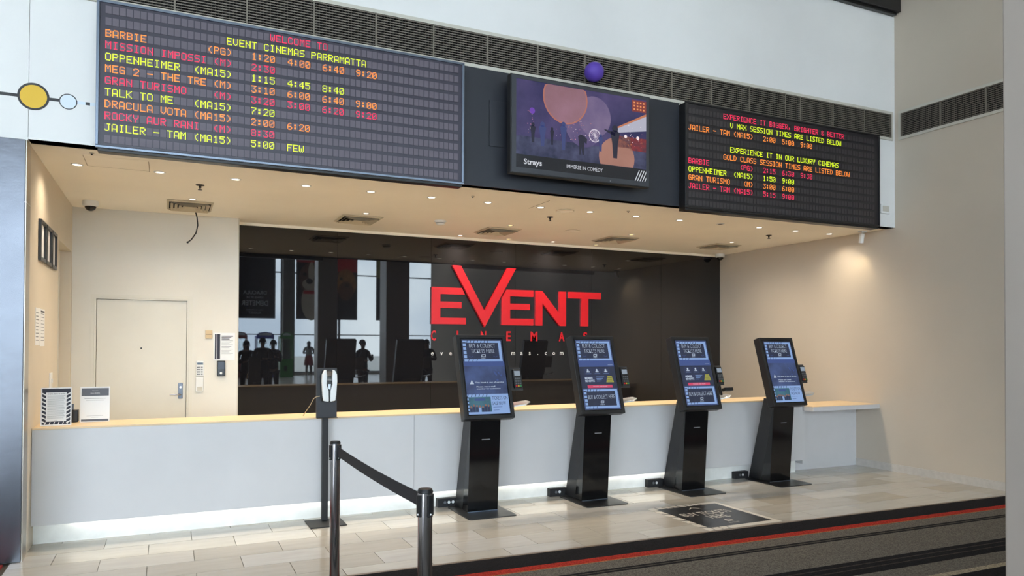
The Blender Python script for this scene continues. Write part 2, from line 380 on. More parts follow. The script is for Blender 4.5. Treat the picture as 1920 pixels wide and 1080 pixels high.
MB().box(7.303, 7.345, 6.935, 7.129, .12, .794).build('side_panel', laminate, dk)

# ================================================================== KIOSKS
HW, HL, TL = .26, .831, .30
hb = Vector((0, 6.42, .917)); ht = Vector((0, math.sin(TL), math.cos(TL))); hn = Vector((0, -math.cos(TL), math.sin(TL)))
def HP(u, v, d=0): return hb+X_*u+ht*v+hn*d          # point on the tilted display face
def slab(mb, u0, u1, v0, v1, d0, d1, m=None):
    v = [HP(u, w, d) for d in (d0, d1) for w in (v0, v1) for u in (u0, u1)]
    return mb.add(v, [(0, 2, 3, 1), (4, 5, 7, 6), (0, 1, 5, 4), (2, 6, 7, 3), (0, 4, 6, 2), (1, 3, 7, 5)], m)
E_bg = emit('screen_navy', (34, 42, 66), 1, (48, 58, 88), 4); E_bg2 = emit('screen_slate', (52, 66, 104), 1, (78, 98, 150), 6)
E_lt = emit('screen_pale_blue', (150, 184, 238), 1); E_wh = emit('screen_white', (205, 220, 240), 1); E_md = emit('screen_blue', (66, 88, 150), 1)
E_pk = emit('screen_pink', (226, 74, 112), 1); E_tl = emit('screen_teal', (40, 84, 104), 1, (70, 120, 140), 9); E_ol = emit('screen_olive', (170, 168, 70), 1)
E_sk = emit('screen_figure', (150, 110, 100), 1); E_pn = emit('screen_dark_blue', (44, 54, 90), 1)
SU0, SU1, SV0, SV1 = -.2125, .2125, .045, .785
def SP(u, v, k=0): return HP(SU0+(SU1-SU0)*u, SV0+(SV1-SV0)*v, .0015+.0004*k)
def sq(mb, u0, u1, v0, v1, m, k=1, sh=0): mb.quad(SP(u0, v0, k), SP(u1, v0, k), SP(u1+sh, v1, k), SP(u0+sh, v1, k), m)
def stx(mb, s, u, v, h, m, w=None, al='c', k=3, bold=0): mb.text(s, SP(u, v, k), X_, ht, h*(SV1-SV0), m, align=al, width=w and w*(SU1-SU0), bold=bold)
def frame(mb, v0, v1, full=True):
    sq(mb, .03, .97, v0, v1, E_lt, 1)
    sq(mb, .10, .90, v0+.028, v1-.028, E_bg, 2)
    h = v1-v0
    for i in range(5): sq(mb, .03, .10, v0+.03+i*h*.19, v0+.045+i*h*.19, E_bg, 2); 
    for i in range(7 if full else 5): sq(mb, .12+i*.085, .135+i*.085, v1-.028, v1, E_bg, 2, .02); 
    for i in range(3): sq(mb, .12+i*.1, .135+i*.1, v0, v0+.028, E_bg, 2, .02)
def ticket(mb, u, v, s):
    sq(mb, u-s, u+s, v-s*.36, v+s*.36, E_wh, 3, .012); sq(mb, u-s*.7, u+s*.7, v-s*.2, v+s*.2, E_bg, 4, .012)
def top_block(mb):
    frame(mb, .70, .98)
    stx(mb, 'BUY & COLLECT', .5, .885, .056, E_wh, .64, bold=-.012); stx(mb, 'TICKETS HERE', .5, .812, .056, E_wh, .58, bold=-.012)
    ticket(mb, .5, .775, .05); stx(mb, 'EVENT', .5, .736, .012, E_wh, .1)
    for u in (.2, .8):
        for s in (-1, 1): mb.quad(SP(u, .752, 3), SP(u, .758, 3), SP(u+s*.05, .772, 3), SP(u+s*.05, .767, 3), E_md)
def screen_service(parent):
    mb = MB(); sq(mb, 0, 1, 0, 1, E_bg, 0); sq(mb, 0, 1, .635, .70, E_md, 1); sq(mb, 0, 1, .26, .635, E_bg2, 1)
    top_block(mb)
    rng = random.Random(3)
    for i in range(9):
        u, v, r = .72+rng.random()*.2, .44+rng.random()*.14, .014+rng.random()*.014
        c = [SP(u+r*math.cos(a*PI/4), v+r*.57*math.sin(a*PI/4), 2) for a in range(8)]; mb.add(c, [tuple(range(8))], E_md)
    mb.add([SP(.10, .395, 3), SP(.20, .395, 3), SP(.15, .45, 3)], [(0, 1, 2)], E_wh); sq(mb, .145, .155, .405, .43, E_bg, 4)
    stx(mb, 'This kiosk is out of service', .23, .408, .017, E_wh, .70, 'l', bold=.02)
    stx(mb, 'Please see a staff', .25, .352, .016, E_wh, .46, 'l', bold=.02); stx(mb, 'member for assistance', .25, .324, .016, E_wh, .58, 'l', bold=.02)
    sq(mb, 0, 1, 0, .26, E_lt, 1); sq(mb, .03, .56, .03, .225, E_tl, 2)
    for i in range(6): sq(mb, .0+i*.09, .02+i*.09, .228, .258, E_bg, 2, .02); 
    for i in range(5): sq(mb, .0, .03, .03+i*.045, .048+i*.045, E_bg, 2)
    for i in range(7):
        u = .07+i*.07; hh = .055+.02*((i*3) % 4)/3
        c = [SP(u+.022*math.cos(a*PI/4), .04+hh+.016*math.sin(a*PI/4), 4) for a in range(8)]; mb.add(c, [tuple(range(8))], E_sk)
        sq(mb, u-.03, u+.03, .03, .03+hh, E_lt if i == 3 else E_pn, 3)
    sq(mb, .17, .42, .175, .205, E_md, 3)
    stx(mb, 'TICKETS ON', .59, .185, .045, E_bg, .38, 'l'); stx(mb, 'SALE NOW', .59, .115, .045, E_bg, .33, 'l'); sq(mb, .6, .82, .085, .09, E_md, 3); sq(mb, .6, .74, .045, .05, E_md, 3)
    return mb.build('screen_image', None, parent)
def screen_menu(parent):
    mb = MB(); sq(mb, 0, 1, 0, 1, E_bg2, 0); sq(mb, 0, 1, .61, .70, E_md, 1)
    top_block(mb); sq(mb, .82, .96, .632, .636, E_wh, 3); sq(mb, 0, 1, .30, .61, E_bg, 1)
    for i in range(3):
        u = .12+i*.25; sq(mb, u, u+.23, .49, .59, E_pn, 2)
        c = [SP(u+.11+.026*math.cos(a*PI/4), .56+.016*math.sin(a*PI/4), 4) for a in range(8)]; mb.add(c, [tuple(range(8))], E_wh)
        sq(mb, u+.07, u+.16, .528, .545, E_wh, 4); sq(mb, u+.04, u+.19, .507, .511, E_lt, 4)
    sq(mb, .1, .9, .375, .475, E_pn, 2); stx(mb, 'MEMBER', .12, .432, .028, E_wh, .22, 'l', bold=.03); stx(mb, 'BENEFITS', .12, .392, .028, E_wh, .26, 'l', bold=.03)
    for i in range(4): sq(mb, .44, .66-.04*i, .458-.02*i, .463-.02*i, E_lt, 3)
    mb.quad(SP(.70, .38, 3), SP(.92, .38, 3), SP(.88, .472, 3), SP(.76, .472, 3), E_ol)
    for i in range(3): sq(mb, .74, .87, .395+i*.025, .402+i*.025, E_bg, 4, .02)
    sq(mb, .16, .86, .305, .345, E_pk, 2); stx(mb, 'TICKETS AND MORE', .51, .319, .012, E_wh, .4)
    frame(mb, .02, .285, False); stx(mb, 'BUY & COLLECT HERE', .5, .15, .055, E_wh, .74, bold=-.012); ticket(mb, .5, .105, .045); stx(mb, 'EVENT', .5, .06, .012, E_wh, .12)
    return mb.build('screen_image', None, parent)

def make_kiosk(service):
    t = thing('ticket_kiosk', 'x', 'kiosk', (0, 6.62, 0))
    mb = MB(); pts = []
    for (cx_, cy_, a0) in ((.215, 6.36, -90), (.215, 6.90, 0), (-.215, 6.90, 90), (-.215, 6.36, 180)):
        for k in range(5): a = math.radians(a0+k*22.5); pts.append((cx_+.03*math.cos(a), cy_+.03*math.sin(a)))
    mb.prism(pts, 'z', 0.0005, .008).build('base_plate', black_s, t)
    side = [(6.60, .012), (6.535, .886), (6.556, .98), (6.70, .99), (6.955, .012)]
    sh = [(6.604, .012), (6.539, .884), (6.56, .978), (6.70, .99), (6.955, .012)]
    MB().prism(sh, 'x', -.152, .152).build('pedestal', mat('kiosk_shell', (24, 24, 26), .4), t, .002)
    MB().prism([(6.598, .014), (6.533, .886), (6.538, .886), (6.603, .014)], 'x', -.156, .156).build('front_panel', black_g, t, .001)
    for s in (-1, 1):   # glossy wedge wrapping the sides
        MB().prism([(6.600, .014), (6.536, .886), (6.552, .886), (6.74, .014)], 'x', s*.1525, s*.1565).build('side_trim', black_g, t)
    MB().box(-.156, .156, 6.594, 6.60, .009, .016).build('kick_strip', alu, t)
    MB().box(-.035, .05, 6.545, 6.556, .703, .712).build('receipt_slot', mat('slot_grey', (120, 120, 122), .4), t)
    h = slab(MB(), -HW, HW, 0, HL, -.098, 0).build('display_housing', mat('kiosk_head', (26, 26, 28), .38), t, .006)
    slab(MB(), SU0-.012, SU1+.012, SV0-.012, SV1+.012, .0001, .001).build('bezel', black_g, h)
    (screen_service if service else screen_menu)(h)
    # payment arm on the right-hand side
    a = slab(MB(), .262, .285, .13, .50, -.085, -.06).build('reader_arm', grey_pl, t)
    slab(MB(), .286, .420, .285, .515, -.085, -.075).build('bracket_plate', mat('bracket', (52, 52, 54), .35), t, .003)
    pr_ = slab(MB(), .315, .405, .30, .495, -.0745, -.045).build('payment_terminal', black_s, t, .012)
    slab(MB(), .328, .392, .425, .475, -.0448, -.044).build('display', emit('terminal_lcd', (170, 185, 200), .8), pr_)
    kb = MB()
    for i in range(3):
        for j in range(4):
            kb2 = [grey_pl, grey_pl, grey_pl]
            slab(kb, .330+i*.0225, .3455+i*.0225, .315+j*.0245, .331+j*.0245, -.0449, -.0425, (red_m, yellow_m, mat('green_key', (60, 140, 80), .5))[i] if j == 0 else grey_pl)
    kb.build('keypad', None, pr_)
    tr = MB(); zt = 1.035
    tr.add([(.285, 6.66, zt), (.285, 6.50, zt-.01), (.40, 6.47, zt), (.47, 6.52, zt+.022), (.46, 6.60, zt+.03), (.36, 6.67, zt+.01),
            (.285, 6.66, zt-.02), (.285, 6.50, zt-.024), (.40, 6.47, zt-.008), (.47, 6.52, zt+.014), (.46, 6.60, zt+.022), (.36, 6.67, zt-.008)],
           [(0, 1, 2, 3, 4, 5), (11, 10, 9, 8, 7, 6)]+[(i, i+6, (i+1) % 6+6, (i+1) % 6) for i in range(6)])
    tr.build('receipt_tray', mat('satin_tray', (178, 182, 186), .3, metal=.6), t)
    return t
kA = make_kiosk(True); kB = make_kiosk(False); kD = copy_tree(kA); kC = copy_tree(kB)
for o, x, w, lab in ((kA, 2.777, -.002, 'leftmost black ticket kiosk, out of service message on its tilted screen'), (kB, 4.035, -.006, 'second black ticket kiosk from the left, menu and pink button on screen'),
                     (kC, 5.309, -.01, 'third black ticket kiosk from the left, with a black scanner under its reader'), (kD, 6.588, -.01, 'rightmost black ticket kiosk beside the lower desk, out of service')):
    o.location.x = x; o.rotation_euler.z = w; o['label'] = lab
# hand scanner cradle on the third kiosk
sc_ = MB(); 
for (u0, u1, v0, v1, d0, d1) in ((.325, .345, .165, .28, -.07, -.05), (.335, .45, .20, .235, -.04, .02)): slab(sc_, u0, u1, v0, v1, d0, d1)
sc_.v = [(v[0], v[1], v[2]) for v in sc_.v]; me_o = sc_.build('scanner', black_s, None, .004, (0, 6.62, 0)); me_o.location = (0, 0, 0); me_o.parent = kC
# floor power boxes behind the kiosks
for i, (a, b, nd, lab) in enumerate(((2.448, 2.66, 3, 'black floor power box with three outlets by the leftmost kiosk'), (3.703, 3.905, 2, 'black floor power box with two outlets left of the second kiosk'),
                                 (4.962, 5.18, 2, 'black floor power box with two outlets left of the third kiosk'), (6.235, 6.44, 2, 'black floor power box with two outlets left of the rightmost kiosk'))):
    t = thing('power_box', lab, 'power box', ((a+b)/2, 6.97, 0), 'floor power boxes behind the kiosks')
    MB().box(a, b, 6.965, 7.027, 0.0, .085).build('body', black_m, t, .003)
    for k in range(nd): MB().cyl((a+.075+k*.042, 6.965, .045), (a+.075+k*.042, 6.959, .045), .014, n=16).build('outlet', white_pl if k else grey_pl, t)

# ================================================================== BOARDS
F57 = {' ': '0000000000', '&': '3649552250', '(': '001C224100', ')': '0041221C00', ',': '0050300000', '-': '0808080808', ':': '0036360000',
 '0': '3E5149453E', '1': '00427F4000', '2': '4261514946', '3': '2141454B31', '4': '1814127F10', '5': '2745454539', '6': '3C4A494930', '7': '0171090503', '8': '3649494936', '9': '064949291E',
 'A': '7E1111117E', 'B': '7F49494936', 'C': '3E41414122', 'D': '7F4141221C', 'E': '7F49494941', 'F': '7F09090901', 'G': '3E4149497A', 'H': '7F0808087F', 'I': '00417F4100', 'J': '2040413F01',
 'K': '7F08142241', 'L': '7F40404040', 'M': '7F020C027F', 'N': '7F0408107F', 'O': '3E4141413E', 'P': '7F09090906', 'Q': '3E4151215E', 'R': '7F09192946', 'S': '4649494931', 'T': '01017F0101',
 'U': '3F4040403F', 'V': '1F2040201F', 'W': '3F4038403F', 'X': '6314081463', 'Y': '0708700807'}
def board(name, lab, x0, x1, z0, z1, yf, depth, cx0, cztop, cols, fm, cmt, rail, rows_txt, dim):
    t = thing(name, lab, 'message board', ((x0+x1)/2, yf, z0))
    MB().box(x0+.015, x1-.015, yf+.015, yf+depth, z0-.022, z1-.01).build('housing', black_s, t, .004)
    MB().box(x0+.02, x1-.02, yf+.008, yf+.014, z0+.02, z1-.02).build('display_panel', fm, t)
    r = .022
    for (a, b, c, d) in ((x0, x1, z1-r, z1), (x0, x1, z0, z0+r), (x0, x0+r, z0+r, z1-r), (x1-r, x1, z0+r, z1-r)):
        MB().box(a, b, yf-.004, yf+.014, c, d).build('frame_rail', rail, t, .004)
    mb = MB(); P, R, cw, chh = .0481, .0904, .041, .060
    for i in range(12):
        for j in range(cols):
            x = cx0+j*P; zt = cztop-i*R; mb.box(x, x+cw, yf+.004, yf+.0078, zt-chh, zt)
    tag(mb.build('character_cells', cmt, t), kind='stuff')
    dx, dz = cw/5, chh/7
    for i, segs, colr in rows_txt:
        mb = MB()
        for c0, s in segs:
            for k, ch in enumerate(s):
                g = F57[ch]
                for q in range(5):
                    bits = int(g[2*q:2*q+2], 16)
                    for b in range(7):
                        if bits >> b & 1:
                            x = cx0+(c0+k)*P+q*dx; zz = cztop-i*R-b*dz
                            mb.quad((x+dx*.06, yf+.003, zz-dz*.94), (x+dx*.94, yf+.003, zz-dz*.94), (x+dx*.94, yf+.003, zz-dz*.06), (x+dx*.06, yf+.003, zz-dz*.06))
        tag(mb.build('lit_text', colr, t), kind='stuff')
    return t
O, Pk, Yl = led_o, led_p, led_y
board('message_board', 'large left scrolling-text board with twelve rows of film times above the counter', -.50, 2.50, 3.105, 4.245, 6.42, YF-6.42, -.44, 4.202, 60, face_m, cell_m, alu, [
    (0, [(25, 'WELCOME TO')], Pk), (1, [(18, 'EVENT CINEMAS PARRAMATTA')], Yl),
    (2, [(0, 'BARBIE'), (15, '(PG)'), (22, '1:20'), (28, '4:00'), (34, '6:40'), (40, '9:20')], O),
    (3, [(0, 'MISSION IMPOSSI'), (16, '(M)'), (22, '2:30')], Pk),
    (4, [(0, 'OPPENHEIMER'), (13, '(MA15)'), (22, '1:15'), (28, '4:45'), (34, '8:40')], Yl),
    (5, [(0, 'MEG 2 - THE TRE'), (16, '(M)'), (22, '3:10'), (28, '6:00'), (34, '6:40'), (40, '9:00')], O),
    (6, [(0, 'GRAN TURISMO'), (16, '(M)'), (22, '3:20'), (28, '3:00'), (34, '6:20'), (40, '9:20')], Pk),
    (7, [(0, 'TALK TO ME'), (13, '(MA15)'), (22, '7:20')], Yl),
    (8, [(0, 'DRACULA VOTA'), (13, '(MA15)'), (22, '2:00'), (28, '6:20')], O),
    (9, [(0, 'ROCKY AUR RANI'), (16, '(M)'), (22, '8:30')], Pk),
    (10, [(0, 'JAILER - TAM'), (13, '(MA15)'), (22, '5:00'), (28, 'FEW')], Yl)], False)
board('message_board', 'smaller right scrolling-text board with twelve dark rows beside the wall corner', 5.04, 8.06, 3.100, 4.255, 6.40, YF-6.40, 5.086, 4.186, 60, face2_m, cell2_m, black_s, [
    (0, [(10, 'EXPERIENCE IT BIGGER, BRIGHTER & BETTER')], Pk), (1, [(12, 'V MAX SESSION TIMES ARE LISTED BELOW')], Yl),
    (2, [(0, 'JAILER - TAM (MA15)'), (22, '2:00'), (28, '5:00'), (34, '9:00')], O),
    (4, [(12, 'EXPERIENCE IT IN OUR LUXURY CINEMAS')], Yl), (5, [(10, 'GOLD CLASS SESSION TIMES ARE LISTED BELOW')], O),
    (6, [(0, 'BARBIE'), (15, '(PG)'), (22, '2:15'), (28, '6:30'), (34, '9:30')], Pk), (7, [(0, 'OPPENHEIMER'), (13, '(MA15)'), (22, '1:50'), (28, '9:00')], Yl),
    (8, [(0, 'GRAN TURISMO'), (16, '(M)'), (22, '3:00'), (28, '6:00')], O), (9, [(0, 'JAILER - TAM (MA15)'), (22, '5:15'), (28, '9:00')], Pk)], True)

# dark panel behind the TV and its hatch
dp = thing('backing_panel', 'charcoal wall panel between the two message boards', 'panel', (3.77, YF, 3.1))
MB().box(2.50, 5.04, YF-.022, YF-.001, 3.128, 4.255).build('board', dark_panel, dp)
MB().box(2.787, 2.96, YF-.034, YF-.023, 3.523, 3.962).build('hatch', dark_panel, dp, .002)
tv = thing('wall_television', 'large black framed television showing a night fairground scene with a title bar', 'television', (3.72, 6.3, 3.2))
MB().box(2.918, 4.508, 6.30, 6.375, 3.238, 4.182).build('housing', black_m, tv, .006)
fr = MB(); x0, x1, z0, z1 = 2.976, 4.460, 3.297, 4.140
fr.box(2.93, x0, 6.296, 6.30, 3.25, 4.17).box(x1, 4.496, 6.296, 6.30, 3.25, 4.17).box(x0, x1, 6.296, 6.30, 3.25, z0).box(x0, x1, 6.296, 6.30, z1, 4.17); fr.build('front_frame', mat('tv_frame', (58, 60, 66), .35), tv)
MB().box(3.35, 4.05, 6.375, YF-.023, 3.45, 3.95).build('wall_mount', black_m, tv)
def TP(u, v, k=0): return Vector((x0+(x1-x0)*u, 6.2995-.0004*k, z0+(z1-z0)*v))
tvm = MB()
def tq(u0, u1, v0, v1, m, k=1, sh=0): tvm.quad(TP(u0, v0, k), TP(u1, v0, k), TP(u1+sh, v1, k), TP(u0+sh, v1, k), m)
def disc(u, v, r, m, k, n=28, r0=0):
    asp = (x1-x0)/(z1-z0); a = [2*PI*i/n for i in range(n)]
    if r0: tvm.add([TP(u+r*math.cos(t), v+r*asp*math.sin(t), k) for t in a]+[TP(u+r0*math.cos(t), v+r0*asp*math.sin(t), k) for t in a], [(i, (i+1) % n, (i+1) % n+n, i+n) for i in range(n)], m)
    else: tvm.add([TP(u+r*math.cos(t), v+r*asp*math.sin(t), k) for t in a], [tuple(range(n))], m)
T = lambda n_, c, s=1, nz_=None, sc_=5: emit('tv_'+n_, c, s, nz_, sc_)
tq(0, 1, .36, 1, T('night', (34, 36, 88), 1, (88, 74, 126), 2.6), 0); tq(0, 1, .15, .36, T('ground', (30, 38, 74), 1, (84, 86, 120), 7), 0); tq(0, 1, 0, .15, T('bar', (16, 18, 26)), 1)
for k_, (u_, v_, a_, b_) in enumerate(((.50, .62, .15, .30), (.58, .70, .13, .24))):
    pts = [TP(u_+a_*math.cos(2*PI*i/36), v_+b_*math.sin(2*PI*i/36), 1+.3*k_) for i in range(36)]; tvm.add(pts, [tuple(range(36))], T('smoke%d' % k_, ((84, 72, 122), (104, 88, 134))[k_], 1, ((116, 98, 140), (134, 116, 152))[k_], 4))
# upper pale bokeh cut off by the frame edge, lower bokeh
n_ = 30; pts = [TP(.36+.168*math.cos(t), min(.995, .86+.30*math.sin(t)), 2) for t in [2*PI*i/n_ for i in range(n_)]]; tvm.add(pts, [tuple(range(n_))], T('bokeh_rim', (190, 120, 104)))
pts = [TP(.36+.158*math.cos(t), min(.995, .86+.283*math.sin(t)), 3) for t in [2*PI*i/n_ for i in range(n_)]]; tvm.add(pts, [tuple(range(n_))], T('bokeh', (150, 108, 118), 1, (166, 122, 140), 3))
pts = [TP(.76+.143*math.cos(t), max(.152, .25+.24*math.sin(t)), 2) for t in [2*PI*i/n_ for i in range(n_)]]; tvm.add(pts, [tuple(range(n_))], T('bokeh_low', (176, 124, 108), 1, (190, 136, 120), 3))
disc(.115, .66, .02, T('violet', (120, 70, 190)), 2)
disc(.585, .475, .045, T('wheel', (215, 205, 220), 1.2), 2, 24, .038)
for i in range(8): a = i*PI/8; c, s = .036*math.cos(a), .036*1.76*math.sin(a); tvm.add([TP(.585-c, .475-s, 2), TP(.585+c, .475+s, 2), TP(.588+c, .478+s, 2), TP(.588-c, .478-s, 2)], [(0, 1, 2, 3)], T('wheel', (215, 205, 220), 1.2))
rg = random.Random(5)
for i in range(90):
    u = rg.choice([.08+.05*rg.random(), .28+.22*rg.random(), .40+.16*rg.random(), .85+.12*rg.random()]); v = .38+.28*rg.random(); r = .002+.003*rg.random()
    tq(u, u+r, v, v+r*1.8, [T('spark_w', (240, 225, 225), 1.4), T('spark_p', (235, 140, 170), 1.2), T('spark_o', (240, 150, 90), 1.2)][i % 3], 3)
# fairground stall at right
tvm.quad(TP(.76, .55, 2), TP(1, .62, 2), TP(1, .80, 2), TP(.76, .60, 2), T('awning', (196, 196, 214))); tvm.quad(TP(.76, .60, 3), TP(1, .80, 3), TP(1, .83, 3), TP(.76, .62, 3), T('awning_trim', (210, 130, 90)))
tq(.88, 1, .84, .98, T('sign_red', (140, 60, 56)), 2)
for i in range(4):
    for j in range(3): tq(.895+i*.026, .908+i*.026, .86+j*.04, .88+j*.04, T('spark_o', (240, 150, 90), 1.2), 3)
tq(.87, 1, .36, .52, T('stall', (150, 44, 48), 1, (90, 40, 60), 20), 2); tq(.76, .88, .38, .52, T('stall_dark', (52, 40, 66), 1, (150, 90, 80), 26), 2)
for i in range(5): disc(.78+i*.05, .50+.02*(i % 2), .012, T('spark_w', (240, 225, 225), 1.4) if i % 2 else T('stall', (150, 44, 48)), 3, 10)
# figures
def fig(u, v, h, w, m, k=4, arm=0):
    disc(u, v+h*.93, w*.32, m, k, 10)
    tvm.add([TP(u-w*.2, v, k), TP(u+w*.22, v, k), TP(u+w*.3, v+h*.45, k), TP(u+w*.5, v+h*.8, k), TP(u+w*.2, v+h*.88, k), TP(u-w*.2, v+h*.88, k), TP(u-w*.5, v+h*.8, k), TP(u-w*.3, v+h*.45, k)], [tuple(range(8))], m)
    if arm: tvm.add([TP(u, v+h*.80, k), TP(u, v+h*.68, k), TP(u-arm, v+h*.84, k), TP(u-arm, v+h*.88, k)], [(0, 1, 2, 3)], m)
fd, fb = T('figure_dark', (34, 34, 56)), T('figure_blue', (62, 74, 130))
fig(.745, .24, .38, .075, fd, 5, .085); fig(.345, .26, .32, .05, fb); fig(.19, .27, .27, .055, fb); fig(.63, .30, .2, .035, fb); fig(.12, .30, .22, .04, fd); fig(.26, .30, .2, .03, fd)
# dark dog facing the viewer
tvm.add([TP(.465, .23, 5), TP(.475, .23, 5), TP(.48, .32, 5), TP(.49, .23, 5), TP(.50, .23, 5), TP(.505, .38, 5), TP(.52, .36, 5), TP(.525, .42, 5), TP(.505, .45, 5), TP(.475, .47, 5), TP(.455, .44, 5), TP(.46, .38, 5), TP(.465, .32, 5)], [tuple(range(13))], fd)
wt = T('white', (225, 228, 235), 1.1)
tvm.text('Strays', TP(.055, .045, 4), X_, Z_, .050, wt, width=.195, bold=.02)
tvm.text('IMMERSE IN COMEDY', TP(.37, .055, 4), X_, Z_, .036, wt, width=.41)
for i in range(5): tq(.905+i*.02, .912+i*.02, .0, .13, wt, 4, .035)
tvm.build('screen_image', None, tv)
MB().box(4.02, 4.03, 6.292, 6.296, 3.262, 3.266).build('power_light', white_pl, tv)

blade_m = mat('grille_blade', (92, 86, 78), .6)
# long air grilles
def grille(t, horiz, xs_, z0, z1, y):
    """horiz: runs along x at depth y; otherwise along y on the wall x=y"""
    def B(mb, a, b, d0, d1, c, d, m=None):
        return mb.box(a, b, y-d1, y-d0, c, d, m) if horiz else mb.box(y-d1, y-d0, a, b, c, d, m)
    lo, hi = min(xs_), max(xs_)
    B(MB(), lo, hi, .001, .004, z0, z1).build('dark_void', void_m, t)
    B(MB(), lo-.05, hi+.045, .001, .02, z1, z1+.035).build('frame_rail', grille_f, t, .002); B(MB(), lo-.05, hi+.045, .001, .02, z0-.035, z0).build('frame_rail', grille_f, t, .002)
    B(MB(), hi, hi+.045, .001, .02, z0, z1).build('end_rail', grille_f, t, .002)
    B(MB(), lo-.05, lo, .001, .02, z0, z1).build('end_rail', grille_f, t, .002)
    for a, b in zip(xs_, xs_[1:]):
        a, b = min(a, b), max(a, b)
        mb = MB(); n = 13
        for i in range(n): q = z0+(z1-z0)*(i+.5)/n; B(mb, a+.008, b-.008, .016, .024, q-.0038, q+.0038, grille_m)
        k = a+.02
        while k < b-.01: B(mb, k, k+.003, .005, .010, z0, z1, blade_m); k += .028
        tag(mb.build('louvre_bars', grille_m, t), kind='stuff')
        B(MB(), b-.007, b+.007, .005, .024, z0, z1).build('mullion', grille_m, t)
g1 = thing('air_grille', 'long metal air grille running across the white wall above the boards', 'air grille', (4, YF, 4.44))
grille(g1, True, [-1.62, -1.05, -.508, .04, .588, 1.136, 1.682, 2.225, 2.768, 3.311, 3.853, 4.396, 4.943, 5.49, 6.042, 6.592, 6.827, 7.372, 7.918, 8.407], 4.292, 4.592, YF)
g2 = thing('air_grille', 'shorter metal air grille on the right-hand wall past the corner', 'air grille', (XR, 5.8, 4.44))
grille(g2, False, [6.42, 5.893, 5.338, 4.79, 4.24, 3.70], 4.292, 4.592, XR)
tag(MB().sphere((3.89, 6.39, 4.372), .10, .10, .10).build('ball', purple_m), 'purple ball stuck against the grille above the television', 'ball')

# wall emblem: disc, ring and stripe
em = thing('wall_emblem', 'yellow disc and small pale disc joined by a thin black stripe on the left wall', 'wall decal', (-.9, YF, 3.45))
def ringd(name, c, r, r0, m, d=.002):
    mb = MB(); n = 40; a = [2*PI*i/n for i in range(n)]
    if r0: mb.add([(c[0]+r*math.cos(t), YF-d, c[1]+r*math.sin(t)) for t in a]+[(c[0]+r0*math.cos(t), YF-d, c[1]+r0*math.sin(t)) for t in a], [(i, (i+1) % n, (i+1) % n+n, i+n) for i in range(n)])
    else: mb.add([(c[0]+r*math.cos(t), YF-d, c[1]+r*math.sin(t)) for t in a], [tuple(range(n))])
    return mb.build(name, m, em)
MB().box(-1.9, -.63, YF-.0015, YF, 3.447, 3.470).build('stripe', black_ink, em); MB().box(-.63, -.575, YF-.0015, YF, 3.447, 3.470).build('stripe', pale_m, em)
MB().box(-.575, -.545, YF-.0015, YF, 3.447, 3.470).build('stripe', black_ink, em); MB().box(-.545, -.50, YF-.0015, YF, 3.447, 3.470).build('stripe', pale_m, em)
ringd('ring', (-.914, 3.463), .103, .087, black_ink); ringd('disc', (-.914, 3.463), .0885, 0, yellow_m, .0018); ringd('ring', (-.69, 3.456), .060, .053, black_ink); ringd('disc', (-.69, 3.456), .0535, 0, pale_m, .0018)
wbx = thing('wall_unit', 'small white switch box at the right end of the white wall beside the board', 'wall unit', (8.29, YF, 3.35))
MB().box(8.205, 8.375, YF-.03, YF, 3.305, 3.425).build('body', white_pl, wbx, .004); MB().box(8.235, 8.35, YF-.034, YF-.0305, 3.33, 3.40).build('cover', grille_f, wbx, .002)

# ================================================================== LETTERS
sg = thing('raised_letter_sign', 'large raised red letters with a smaller red row beneath on the black glass wall', 'sign', (4.7, YB, 1.45))
y0l, y1l = YB-.042, YB-.001
LE = [[(3.352, 2.418), (3.800, 2.418), (3.842, 2.322), (3.476, 2.322), (3.476, 2.217), (3.794, 2.217), (3.794, 2.128), (3.476, 2.128), (3.476, 1.992), (3.862, 1.992), (3.862, 1.900), (3.348, 1.900)],
 [(3.652, 2.734), (3.782, 2.734), (4.147, 2.097), (4.512, 2.734), (4.646, 2.734), (4.148, 1.865)],
 [(4.495, 2.420), (4.936, 2.420), (4.936, 2.322), (4.554, 2.322), (4.554, 2.217), (4.878, 2.217), (4.878, 2.128), (4.554, 2.128), (4.554, 1.997), (4.936, 1.997), (4.936, 1.899), (4.421, 1.899), (4.421, 2.294)],
 [(4.974, 2.420), (5.082, 2.420), (5.376, 2.085), (5.376, 2.420), (5.489, 2.420), (5.489, 1.900), (5.383, 1.900), (5.087, 2.235), (5.087, 1.900), (4.974, 1.900)],
 [(5.538, 2.422), (6.109, 2.422), (6.109, 2.322), (5.882, 2.322), (5.882, 1.901), (5.760, 1.901), (5.760, 2.322), (5.538, 2.322)]]
for i, pl in enumerate(LE): MB().prism(pl, 'y', y0l-(.004 if i == 1 else 0), y1l).build('letter', red_m, sg)
for ch, x in zip('CINEMAS', (3.387, 3.745, 4.145, 4.545, 4.962, 5.432, 5.845)):
    MB().text(ch, (x, YB-.008, 1.672), X_, Z_, .136, red_m, align='c', width={'I': .022, 'M': .112, 'N': .085, 'A': .095}.get(ch, .072), bold=.02, extrude=.03).build('small_letter', None, sg)
ux = 3.38; mb = MB()
txt = 'www.eventcinemas.com.au'
pos0 = 3.375; pitch = .1383
for k, ch in enumerate('eventcinemas.com.au'):
    if ch == ' ': continue
    MB().text(ch, (pos0+k*pitch*.98+(.03 if k > 8 else 0), YB-.0015, 1.462), X_, Z_, .064, white_ink, align='c', sx=.95, bold=.012).build('address_letter', None, sg)

